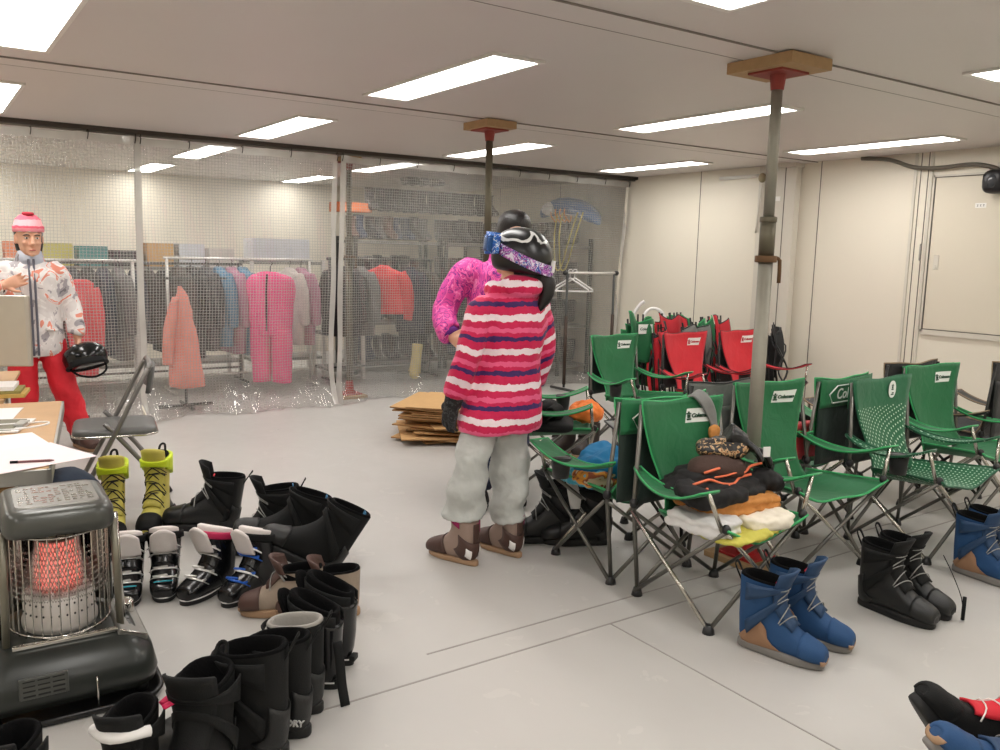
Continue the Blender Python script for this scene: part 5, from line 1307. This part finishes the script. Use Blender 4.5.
# ------------------------------------------------------------------ people
SKIN, _t = newmat('skin')
_t.link(_t.mix(_t.noise(20, 3), rgb((214, 160, 132)), rgb((228, 178, 150))), _t.b.inputs['Base Color'])
_t.b.inputs['Roughness'].default_value = .5; _t.b.inputs['Subsurface Weight'].default_value = .08
HAIR = mat('black_hair', (20, 16, 15), .38, var=.3, scale=60, bump=.3, bscale=120)
EYEW = mat('eye_white', (230, 228, 224), .3, var=0); IRIS = mat('dark_iris', (30, 20, 16), .2, var=0); LIPS = mat('lips', (184, 96, 90), .5)
def head(g, c, s=1.0, M=None):
    """skull, jaw, nose, brow, lips and ears, facing local +x"""
    q = G()
    q.ell((-.008, 0, .035), (.095, .076, .088), 22, 14)
    q.loft(stack([(.02, 0, -.112, .028, .026), (.025, 0, -.10, .052, .046), (.018, 0, -.065, .070, .060), (.008, 0, -.02, .082, .068), (.0, 0, .03, .088, .072)], 20, 3, .95))
    q.tube([(.084, 0, .012), (.100, 0, -.018), (.106, 0, -.030), (.092, 0, -.040)], [.009, .012, .015, .008], 10, 3)
    for sg in (-1, 1):
        q.ell((.098, sg * .011, -.034), (.009, .009, .008), 8, 6)
        q.tube([(.078, sg * .045, .030), (.091, sg * .028, .034), (.088, sg * .010, .028)], [.008, .009, .007], 8, 2)
        q.ell((.072, sg * .038, -.022), (.020, .022, .020), 10, 8)
        q.loft([[Vector((-.004 + x * k, sg * (.074 + .016 * k2), z * k)) for x, z in [(.022 * math.cos(2 * PI * j / 12) * (.8), .034 * math.sin(2 * PI * j / 12)) for j in range(12)]] for k, k2 in ((.7, -.5), (1, .4), (.85, .8))])
    q.ell((.086, 0, -.064), (.012, .024, .006), 12, 6); q.ell((.084, 0, -.076), (.011, .020, .007), 12, 6); q.ell((.076, 0, -.098), (.018, .022, .014), 12, 6)
    T = Matrix.Translation(c) @ (M or Matrix()) @ Matrix.Scale(s, 4)
    g.add(q, T)
    return T
def face_parts(body, T):
    for sg in (-1, 1):
        e = obj('eye', G().ell((.083, sg * .031, .008), (.009, .0125, .0062), 12, 8).tf(T), EYEW, body)
        obj('iris', G().ell((.0900, sg * .031, .008), (.0032, .0052, .0054), 10, 6).tf(T), IRIS, e)
        obj('eyebrow', G().tube([(.080, sg * .050, .024), (.095, sg * .032, .030), (.096, sg * .014, .026)], [.003, .0045, .003], 6, 3).tf(T), HAIR, body)
    obj('mouth', G().ell((.0870, 0, -.070), (.0115, .020, .0065), 14, 8).tf(T), LIPS, body)
def torso_g(z0, z1, rx, ry, rxh, ryh, cx=0):
    return stack([(cx, 0, z0, rxh, ryh), (cx, 0, z0 + (z1 - z0) * .12, rxh * 1.03, ryh * 1.03), (cx, 0, z0 + (z1 - z0) * .45, rx * .98, ry * .97), (cx, 0, z0 + (z1 - z0) * .72, rx * 1.02, ry * 1.04), (cx, 0, z0 + (z1 - z0) * .88, rx * .9, ry * .93), (cx, 0, z0 + (z1 - z0) * .96, rx * .65, ry * .62), (cx, 0, z1, rx * .52, ry * .42)], 28, 3, .88)
def stripes():
    m, t = newmat('striped_pink_jacket')
    x = t.xyz(); n = t.noise(9, 3.0); n2 = t.noise(38, 2.0)
    # stripes run round the garment; ragged edges
    ay = t.math('MULTIPLY', t.math('MAXIMUM', t.math('SUBTRACT', t.math('ABSOLUTE', x[1]), .16), 0.0), -.42)
    z = t.math('ADD', t.math('ADD', x[2], ay), t.math('ADD', t.math('MULTIPLY', n, .024), t.math('MULTIPLY', n2, .022)))
    f = t.math('FRACT', t.math('DIVIDE', t.math('SUBTRACT', z, .612), .152))
    cr, lp, wh, pu = rgb((204, 16, 78)), rgb((232, 92, 136)), rgb((240, 222, 228)), rgb((58, 24, 92))
    c = t.ramp(f, [(0, cr), (.05, lp), (.19, cr), (.38, wh), (.57, cr), (.80, pu), (.94, cr)], 'CONSTANT')
    t.link(c, t.b.inputs['Base Color']); t.b.inputs['Roughness'].default_value = .75; t.b.inputs['Sheen Weight'].default_value = .1
    t.bump(t.noise(26, 4.0), .35, .02); return m
def camo(name, cols, scale=7, dist=1.5, det=3.0, bump=.3):
    m, t = newmat(name)
    f = t.noise(scale, det, dist=dist)
    t.link(t.ramp(f, [(p, rgb(c)) for p, c in cols], 'CONSTANT'), t.b.inputs['Base Color']); t.b.inputs['Roughness'].default_value = .7
    t.bump(t.noise(18, 4.0), bump, .02); return m
M_STRIPE = stripes()
M_PPUR = camo('pink_purple_print', [(0, (196, 60, 150)), (.40, (216, 66, 150)), (.46, (120, 30, 130)), (.50, (226, 78, 156)), (.57, (238, 130, 186)), (.60, (214, 60, 146)), (.68, (112, 28, 124)), (.72, (206, 58, 144))], 12, 2.2, 2.0)
M_WCAMO = camo('white_grey_orange_print', [(0, (120, 116, 122)), (.34, (168, 162, 166)), (.42, (226, 220, 218)), (.53, (240, 236, 234)), (.57, (232, 150, 128)), (.62, (226, 216, 214)), (.68, (150, 144, 150))], 7.5, 1.0, 3.0)
M_GPANT = mat('pale_grey_ski_pants', (186, 188, 184), .7, var=.05, bump=.35, bscale=24)
M_RPANT = mat('bright_red_ski_pants', (220, 34, 50), .65, var=.08, bump=.35, bscale=24)
M_NPANT = camo('navy_print', [(0, (22, 30, 52)), (.5, (36, 50, 84)), (.62, (70, 84, 120)), (.68, (20, 26, 44))], 14)
M_GLOVE = camo('black_grey_glove', [(0, (18, 18, 19)), (.52, (60, 60, 62)), (.6, (20, 20, 21))], 40, 1.0, 2.0)
M_MAG = fabric('magenta_cuff_cloth', (150, 24, 84)); M_PURC = fabric('purple_cuff', (92, 26, 120))

def clothes_person(label, loc, yaw, spec):
    t = thing('person', label, 'person', (loc[0], loc[1], 0), yaw)
    J = spec
    b = G()
    T = head(b, J['head'], J.get('hs', 1.0), J.get('hM'))
    nb = Vector(J['neck']); hd = Vector(J['head'])
    b.tube([nb + Vector((-.01, 0, -.05)), nb, hd + Vector((-.02, 0, -.05))], [.065, .052, .050], 14, 3)
    tz0, tz1 = J['hip'][2], J['neck'][2]
    qx, qy = J['hip'][0], J['hip'][1]; nx, ny = J['neck'][0], J['neck'][1]; m_ = lambda k: (qx + (nx - qx) * k, qy + (ny - qy) * k)
    b.loft(stack([(*m_(0), tz0 - .08, .07, .10), (*m_(0), tz0, .08, .115), (*m_(.35), tz0 + .2, .075, .10), (*m_(.75), tz1 - .16, .08, .115), (*m_(.95), tz1 - .04, .06, .10), (nx, ny, tz1, .05, .06)], 20, 3))
    for s in ('L', 'R'):
        a = J['arm' + s]; limb(b, a, [.048, .042, .034, .026][:len(a)] if len(a) == 4 else [.048, .04, .026])
        wv = Vector(a[-1]); dv = J.get('hd' + s) or (wv - Vector(a[-2]))
        hand(b, wv - Vector(dv).normalized() * .01, dv, J['hn' + s], J.get('curl' + s, .5), J.get('hands', 1.0), 1 if s == 'L' else -1)
        limb(b, J['leg' + s], [.075, .062, .045, .036][:len(J['leg' + s])])
    body = obj('body', b, SKIN, t, remesh=.006, smo=2)
    face_parts(body, T)
    # trousers
    p = G()
    hz = J['hip'][2]
    hx, hy = J['hip'][0], J['hip'][1]
    p.loft(stack([(hx, hy, hz - .05, .09, .11), (hx, hy, hz, .115, .150), (hx, hy, hz + .10, .115, .145), (hx, hy, hz + .2, .10, .13)], 24, 3))
    for s in ('L', 'R'):
        q = cat([tuple(x) for x in J['leg' + s]], 14); n = len(q); rings = []; k0 = 1.0 if s == 'L' else 2.6
        cz = J['cuff'] + (J.get('cuffL', 0) if s == 'L' else 0)
        for i, c in enumerate(q):
            if c[2] < cz: break
            u = i / (n - 1); ring = []
            for j in range(26):
                a = 2 * PI * j / 26
                w = math.sin(34 * u + 1.6 * math.cos(a + k0) + k0) * (.035 + .075 * u) + .05 * math.sin(2 * a + 9 * u + k0) + .05 * math.sin(15 * u + 2.2 * math.sin(a - k0))
                r = J['pr'] * (1.12 - .12 * u) * (1 + w * J.get('wr', 1))
                ring.append((c[0] + r * 1.05 * math.cos(a), c[1] + r * .96 * math.sin(a), c[2] + .02 * u * math.cos(a + k0)))
            rings.append(ring)
        p.loft(rings)
    tr = obj('trousers', p, J['pm'], t, remesh=.009, smo=2, disp=(.015, .04))
    # jacket
    g = G()
    hc0 = Vector((J['hip'][0], J['hip'][1], 0)); nc0 = Vector((J['neck'][0], J['neck'][1], 0))
    g.loft([[Vector(v) + hc0.lerp(nc0, max(0, (v[2] - J['hem']) / (J['neck'][2] - J['hem']))) for v in r] for r in torso_g(J['hem'], J['neck'][2] + .02, *J['tr'])])
    for s in ('L', 'R'):
        a = [Vector(x) for x in J['arm' + s]]
        sr = J['sr']
        e = a[-1] - (a[-1] - a[-2]).normalized() * J.get('cuffback', .02)
        g.tube([a[0] * .7 + Vector((J['neck'][0], J['neck'][1], J['neck'][2] - .1)) * .3] + a[:-1] + [e], [sr * 1.15, sr * 1.12, sr * 1.0, sr * .80][:2] + [sr * .98] * (len(a) - 2) + [sr * .72], 18, 4)
    if J.get('hood'):
        hc = Vector(J['neck']) + Vector(J['hood'])
        g.ell(hc, J.get('hoodr', (.095, .125, .06)), 20, 12)
        g.tube([hc + Vector((.03, .11, -.02)), hc + Vector((.10, .09, -.015)), hc + Vector((.13, .0, -.03)), hc + Vector((.10, -.09, -.015)), hc + Vector((.03, -.11, -.02))], .042, 12, 3)
    else:
        g.loft([ring_e(Vector(J['neck']) + Vector((.0, 0, z)), r, r * 1.05, 20) for z, r in ((-.03, .085), (.03, .078), (.065, .072))])
    jk = obj('jacket', g, J['jm'], t, remesh=.010, smo=3, disp=J.get('jd', (.030, .085)))
    for s in ('L', 'R'):
        a = [Vector(x) for x in J['arm' + s]]; d = (a[-1] - a[-2]).normalized()
        if J.get('cm'): obj('cuff', G().tube([a[-1] - d * .045, a[-1] - d * .005], [J['sr'] * .78, J['sr'] * .70], 16), J['cm'], jk)
    return t, body, jk, tr, T

# --- the person in the striped jacket, seen from behind
KID = dict(head=(-.005, -.125, 1.35), hs=.96, hM=Matrix.Rotation(R(36), 4, 'Z'), neck=(0, -.095, 1.215), hip=(0, -.03, .66), hem=.60, tr=(.13, .168, .150, .198), hands=.8,
    armL=[(.0, .09, 1.14), (-.01, .160, .96), (.05, .180, .79), (.065, .185, .735)], armR=[(0, -.235, 1.14), (-.01, -.27, .96), (.05, -.265, .81), (.06, -.26, .755)],
    hnL=(.2, -1, 0), hnR=(.2, 1, 0), legL=[(0, .055, .68), (.01, .125, .42), (.02, .158, .17), (.02, .160, .07)], legR=[(0, -.105, .68), (.01, -.10, .42), (-.01, -.085, .16), (0, -.08, .07)],
    cuff=.155, cuffL=.05, pr=.080, wr=1.35, pm=M_GPANT, jm=M_STRIPE, sr=.060, hood=(-.055, 0, .035), hoodr=(.085, .118, .058), cm=None, curlL=.45, curlR=.45, jd=(.016, .09))
kt, kb, kj, ktr, kT = clothes_person('person in a red pink striped jacket and black helmet, seen from behind', (-3.137, 2.14), R(183), KID)
for s, a in (('L', KID['armL']), ('R', KID['armR'])):
    g = G(); w = Vector(a[-1]); d = w - Vector(a[-2]); d = d.normalized()
    hand(g, w - d * .01, d, KID['hn' + s], .5, 1.12, 1 if s == 'L' else -1, .06)
    g.tube([w - d * .05, w + d * .02], [.045, .040], 14)
    obj('glove', g, M_GLOVE, kt, remesh=.005, smo=2)
# helmet with goggles
HC0 = Vector(KID['head']) + Vector((-.004, 0, .03)); HC = Vector((0, 0, 0))
HM = Matrix.Translation(HC0) @ Matrix.Rotation(R(36), 4, 'Z') @ Matrix.Rotation(R(-6), 4, 'Y') @ Matrix.Scale(1.08, 4)
HELM, _t = newmat('black_helmet_white_streaks')
_x = _t.xyz(); _n = _t.noise(5, 2.0, dist=1.5)
_w = _t.math('SINE', _t.math('ADD', _t.math('MULTIPLY', _x[2], 95), _t.math('MULTIPLY', _n, 14)))
_m = _t.math('MULTIPLY', _t.math('GREATER_THAN', _w, .72), _t.math('GREATER_THAN', _x[2], HC0.z + .035))
_t.link(_t.mix(_m, rgb((22, 22, 24)), rgb((214, 214, 212))), _t.b.inputs['Base Color']); _t.b.inputs['Roughness'].default_value = .3
STRAP = camo('purple_blue_strap_print', [(0, (226, 220, 232)), (.40, (190, 110, 190)), (.47, (112, 40, 130)), (.53, (222, 216, 230)), (.57, (54, 80, 170)), (.64, (180, 60, 130)), (.7, (40, 110, 190))], 34, 1.0, 2.0, .1)
GOGF = camo('blue_white_goggle_frame', [(0, (20, 80, 170)), (.5, (30, 120, 206)), (.56, (226, 232, 238)), (.6, (24, 90, 180))], 26, 1.0, 2.0, .1)
kh = obj('helmet', G().loft([ring_e(HC + Vector((.004 * z_ * 10, 0, z_)), rx, ry, 32, .95) for z_, rx, ry in ((-.062, .112, .092), (-.052, .122, .102), (.0, .134, .114), (.045, .128, .110), (.085, .104, .090), (.112, .070, .060), (.124, .03, .026), (.1255, .005, .005))]), HELM, kt, sub=1)
for s in (-1, 1):
    for q in range(3): obj('vent', G().ell(HC + Vector((-.02 + .04 * q, s * .055, .098 - .010 * q)), (.016, .007, .008), 10, 6), BK2, kh)
def band(th, z0, z1, r=1.0): return HC + Vector((.141 * r * math.cos(th), .121 * r * math.sin(th), .018 + .030 * math.cos(th) + (z0 + z1) / 2))
obj('goggle_strap', G().grid(lambda u, v: HC + Vector((.139 * math.cos(R(62 + 236 * u)), .119 * math.sin(R(62 + 236 * u)), .006 + .046 * math.cos(R(62 + 236 * u)) + .046 * (v - .5))), 40, 4), STRAP, kh, solid=.004, offset=0)
gg = obj('goggle_frame', G().grid(lambda u, v: HC + Vector(((.138 + .016 * math.cos(R(-62 + 124 * u))) * math.cos(R(-62 + 124 * u)), (.128 + .01) * math.sin(R(-62 + 124 * u)), .044 + .094 * (v - .5) * (1 - .25 * abs(2 * u - 1) ** 3))), 24, 6), GOGF, kh, solid=.014, offset=0)
obj('goggle_lens', G().grid(lambda u, v: HC + Vector(((.150 + .016 * math.cos(R(-52 + 104 * u))) * math.cos(R(-52 + 104 * u)), .142 * math.sin(R(-52 + 104 * u)), .044 + .066 * (v - .5))), 20, 6), mat('blue_mirror_lens', (40, 90, 160), .08, .6), gg, solid=.004, offset=0)
obj('strap_clip', G().box(HC + Vector((-.139, 0, -.02)), (.012, .034, .05)), WHITEP, kh, smooth=False, bevel=.004)
for o_ in [kh] + list(kh.children) + list(gg.children):
    o_.data.transform(HM)
nk = Vector(KID['neck'])
H_ = lambda x, y, z: HM @ Vector((x, y, z))
obj('ponytail', G().tube([H_(-.085, .0, -.06), H_(-.125, .0, -.085), H_(-.13, .01, -.14), H_(-.115, .02, -.185), H_(-.105, .02, -.215)], [.034, .036, .030, .020, .006], 12, 4), HAIR, kt, disp=(.012, .03))
obj('hair', G().loft([ring_e(H_(-.040, 0, z_), rx, ry, 24) for z_, rx, ry in ((-.055, .082, .084), (-.09, .070, .072), (-.125, .052, .058))]), HAIR, kt, disp=(.01, .04))
# winter boots worn by this person
def worn_boot(parent, x, y, toe_yaw, upm, soft, sole, sc=1.0, tab=True, hgt=.0):
    M = Matrix.Translation((x, y, 0)) @ Matrix.Rotation(toe_yaw, 4, 'Z') @ Matrix.Translation((-.085 * sc, 0, 0)) @ Matrix.Scale(sc, 4)
    S = [(.275, .045, .275, .028, .012), (.268, .066, .268, .02, .036), (.23, .085, .23, .018, .047), (.18, .104, .17, .018, .047), (.145, .135, .06, .018, .043), (.13, .17, .0, .04, .047), (.128, .20, -.006, .12, .052), (.13, .23 + hgt, -.006, .20 + hgt, .055)]
    bt = obj('boot', G().loft(prof(S, 20, 4)).tf(M), soft, parent)
    P = surf(S)
    obj('boot_toe', patch(P, .2, 3.4, -125, 125, .004, 10, 14).tf(M), upm, bt, solid=.004, offset=0)
    obj('boot_heel', patch(P, 4.2, 5.9, 95, 265, .005, 6, 12).tf(M), upm, bt, solid=.004, offset=0)
    obj('boot_sole', G().prism(sole_poly(.295, .047), 0, .026).tf(M), sole, bt, bevel=.006)
    obj('back_strip', patch(P, 5.9, 7, 165, 195, .006, 4, 4).tf(M), upm, bt, solid=.004, offset=0)
    obj('boot_cuff', patch(P, 6.4, 7, -180, 100, .005, 3, 20).tf(M), M_MAG if tab else soft, bt, solid=.004, offset=0)
    if tab: obj('white_label', patch(P, 4.9, 5.5, 128, 156, .010, 3, 3).tf(M), WHITEP, bt, solid=.003, offset=0); obj('white_label', patch(P, 4.9, 5.5, 204, 232, .010, 3, 3).tf(M), WHITEP, bt, solid=.003, offset=0)
    return bt
TAUPE = mat('taupe_boot_fabric', (150, 128, 116), .75, bump=.2, bscale=100)
worn_boot(kt, .025, .160, R(14), BROWNB, TAUPE, GUM, .98)
worn_boot(kt, .0, -.080, R(8), BROWNB, TAUPE, GUM, .98)

# --- the person in the pink and purple jacket, facing the viewer behind the first
MOM = dict(head=(.03, .075, 1.50), hs=1.0, hM=Matrix.Rotation(R(12), 4, 'Y'), neck=(0, .03, 1.345), hip=(0, 0, .84), hem=.70, tr=(.13, .185, .14, .19),
    armL=[(0, .165, 1.28), (.02, .235, 1.06), (.14, .17, .95), (.18, .14, .93)], armR=[(0, -.185, 1.285), (.02, -.295, 1.09), (.15, -.295, .985), (.19, -.28, .955)],
    hnL=(.3, -1, 0), hnR=(.1, 1, -.2), hdR=(.7, .5, -.25), curlR=.4, legL=[(0, .09, .84), (.02, .095, .46), (-.01, .09, .16), (0, .09, .08)], legR=[(0, -.09, .84), (.02, -.095, .46), (-.01, -.09, .16), (0, -.09, .08)],
    cuff=.10, pr=.085, pm=M_NPANT, jm=M_PPUR, sr=.068, cm=M_PURC, cuffback=.03, jd=(.018, .08))
mt, mb, mj, mtr, mT = clothes_person('person with black hair in a pink and purple ski jacket facing the viewer', (-3.835, 2.62), R(-22), MOM)
mh = Vector(MOM['head'])
hg = G()
hg.loft([ring_e(mh + Vector((x_, 0, z_)), rx, ry, 26) for x_, z_, rx, ry in ((-.035, -.10, .075, .088), (-.034, -.05, .088, .094), (-.022, .0, .098, .094), (-.006, .05, .104, .092), (-.004, .09, .095, .082), (-.004, .118, .066, .057), (-.004, .130, .02, .02))])
hh = obj('hair', hg, HAIR, mt, disp=(.008, .04))
obj('zip', G().tube([(.145, 0, .74), (.146, 0, 1.0), (.145, .02, 1.2), (.10, .045, 1.33), (.085, .05, 1.39)], .006, 6, 4), WHITEP, mj)
obj('collar_lining', G().loft([ring_e(Vector(MOM['neck']) + Vector((.005, 0, z)), r, r, 20) for z, r in ((.0, .068), (.06, .064), (.082, .062))], False, False), GREYL, mj, solid=.008)
for y in (.09, -.09):
    worn_boot(mt, 0, y, R(6 if y > 0 else -6), BK2, BK, BSOLE, .98, False)

# --- the person in the pink knit hat by the table
MAN = dict(head=(.02, 0, 1.415), hs=.98, hM=Matrix.Rotation(R(8), 4, 'Z'), neck=(0, 0, 1.265), hip=(0, 0, .78), hem=.66, tr=(.13, .170, .135, .178),
    armL=[(0, .155, 1.205), (.0, .225, 1.0), (.05, .25, .82), (.06, .25, .77)], armR=[(0, -.155, 1.205), (.06, -.28, 1.04), (.20, -.20, 1.11), (.225, -.16, 1.13)],
    hnL=(.15, -1, 0), hdL=(.1, .05, -1), curlL=.75, hnR=(.9, .2, .3), hdR=(.1, 1, .35), curlR=.45, legL=[(0, .09, .78), (.03, .16, .44), (-.02, .245, .14), (-.02, .255, .07)], legR=[(0, -.08, .78), (.03, -.08, .44), (0, -.08, .14), (0, -.08, .07)],
    cuff=.085, pr=.082, pm=M_RPANT, jm=M_WCAMO, sr=.058, cm=None, jd=(.018, .08), wr=.7)
nt, nb_, nj, ntr, nT = clothes_person('person in a pink knit hat, white grey print jacket and red pants, left', (-6.33, .625), R(-2), MAN)
nh = Vector(MAN['head'])
KNIT, _t = newmat('pink_white_knit')
_x = _t.xyz(); _f = _t.math('ADD', _t.math('SUBTRACT', _x[2], nh.z + .02), _t.math('MULTIPLY', _t.noise(30, 2), .02))
_t.link(_t.ramp(_t.math('MULTIPLY', _f, 7.0), [(0, rgb((226, 218, 214))), (.26, rgb((238, 150, 160))), (.42, rgb((232, 92, 116))), (.52, rgb((240, 170, 176))), (.8, rgb((232, 110, 130)))], 'CONSTANT'), _t.b.inputs['Base Color'])
_t.b.inputs['Roughness'].default_value = .9; _t.bump(_t.noise(120, 2), .5, .01)
ht = obj('knit_hat', G().loft([ring_e(nh + Vector((-.01, 0, z_)), rx, ry, 26) for z_, rx, ry in ((.045, .106, .088), (.05, .110, .092), (.085, .110, .092), (.09, .104, .086), (.13, .088, .074), (.155, .055, .048), (.165, .02, .02))]), KNIT, nt)
obj('hat_motif', G().tube([nh + Vector((.03, -.03, .165)), nh + Vector((.05, .0, .160)), nh + Vector((.04, .03, .163))], [.008, .014, .008], 10, 3), mat('dark_red_wool', (170, 40, 56), .9), ht)
obj('hair', G().loft([ring_e(nh + Vector((-.030, 0, z_)), rx, ry, 22) for z_, rx, ry in ((-.075, .065, .074), (-.03, .080, .083), (.05, .088, .084))]), HAIR, nt)
obj('neck_warmer', G().loft([ring_e(Vector(MAN['neck']) + Vector((.012, 0, z)), r, r, 20) for z, r in ((-.01, .082), (.04, .076), (.075, .070), (.08, .062))], True, False), fabric('pale_blue_grey_fleece', (196, 202, 216)), nt, disp=(.012, .05))
for dy in (-.014, .014): obj('zip', G().tube([(.142, dy, .67), (.134, dy, .9), (.136, dy, 1.05), (.122, dy, 1.17), (.095, dy, 1.25), (.088, dy, 1.29)], .008, 6, 4), M_GRZIP if 'M_GRZIP' in globals() else mat('grey_zip_tape', (96, 96, 108), .6), nj)
obj('pocket_flap', G().tube([(.135, .06, .84), (.125, .13, .83)], .010, 6), M_WCAMO, nj)
obj('wrist_cuff', G().tube([Vector((.165, -.225, 1.09)), Vector((.205, -.19, 1.115))], .043, 14), BK2, nt)
worn_boot(nt, -.02, .255, R(20), BROWNB, BROWNB, GUM, 1.0, False)
worn_boot(nt, 0, -.08, R(-5), BROWNB, BROWNB, GUM, 1.0, False)
# the helmet in that person's hand
hp = Matrix.Translation((-6.33, .625, 0)) @ Matrix.Rotation(R(-2), 4, 'Z') @ Vector((.11, .285, .655))
t = thing('ski_helmet', 'black ski helmet held in the hand of the person in red pants', 'helmet', hp, R(-10), rot=(R(12), R(-18), R(-10)))
obj('shell', G().loft([ring_e((0, 0, z_), rx, ry, 28, .95) for z_, rx, ry in ((-.075, .105, .112), (-.06, .122, .130), (-.01, .130, .142), (.03, .120, .130), (.06, .092, .10), (.08, .05, .055), (.085, .008, .008))]), mat('glossy_black_shell', (22, 24, 24), .15, var=.1), t)
obj('rim', G().tube(ring_e((0, 0, -.07), .115, .123, 28), .012, 8, 1, True), BK2, t)
for q in range(4): obj('vent', G().ell((.03 - .0 * q, -.075 + .05 * q, .055 - .012 * abs(q - 1.5)), (.035, .010, .012), 12, 6), BK2, t)
obj('chin_strap', G().tube([(.0, .11, -.07), (.02, .10, -.13), (.03, .03, -.16), (.02, -.06, -.13), (0, -.11, -.07)], .008, 6, 4, flat=(.4, (1, 0, 0))), BK2, t)
obj('visor', G().grid(lambda u, v: ((.122 + .02 * u) * math.cos(R(-50 + 100 * v)), (.132 + .02 * u) * math.sin(R(-50 + 100 * v)), -.03 - .05 * u), 4, 16), BK2, t, solid=.006)
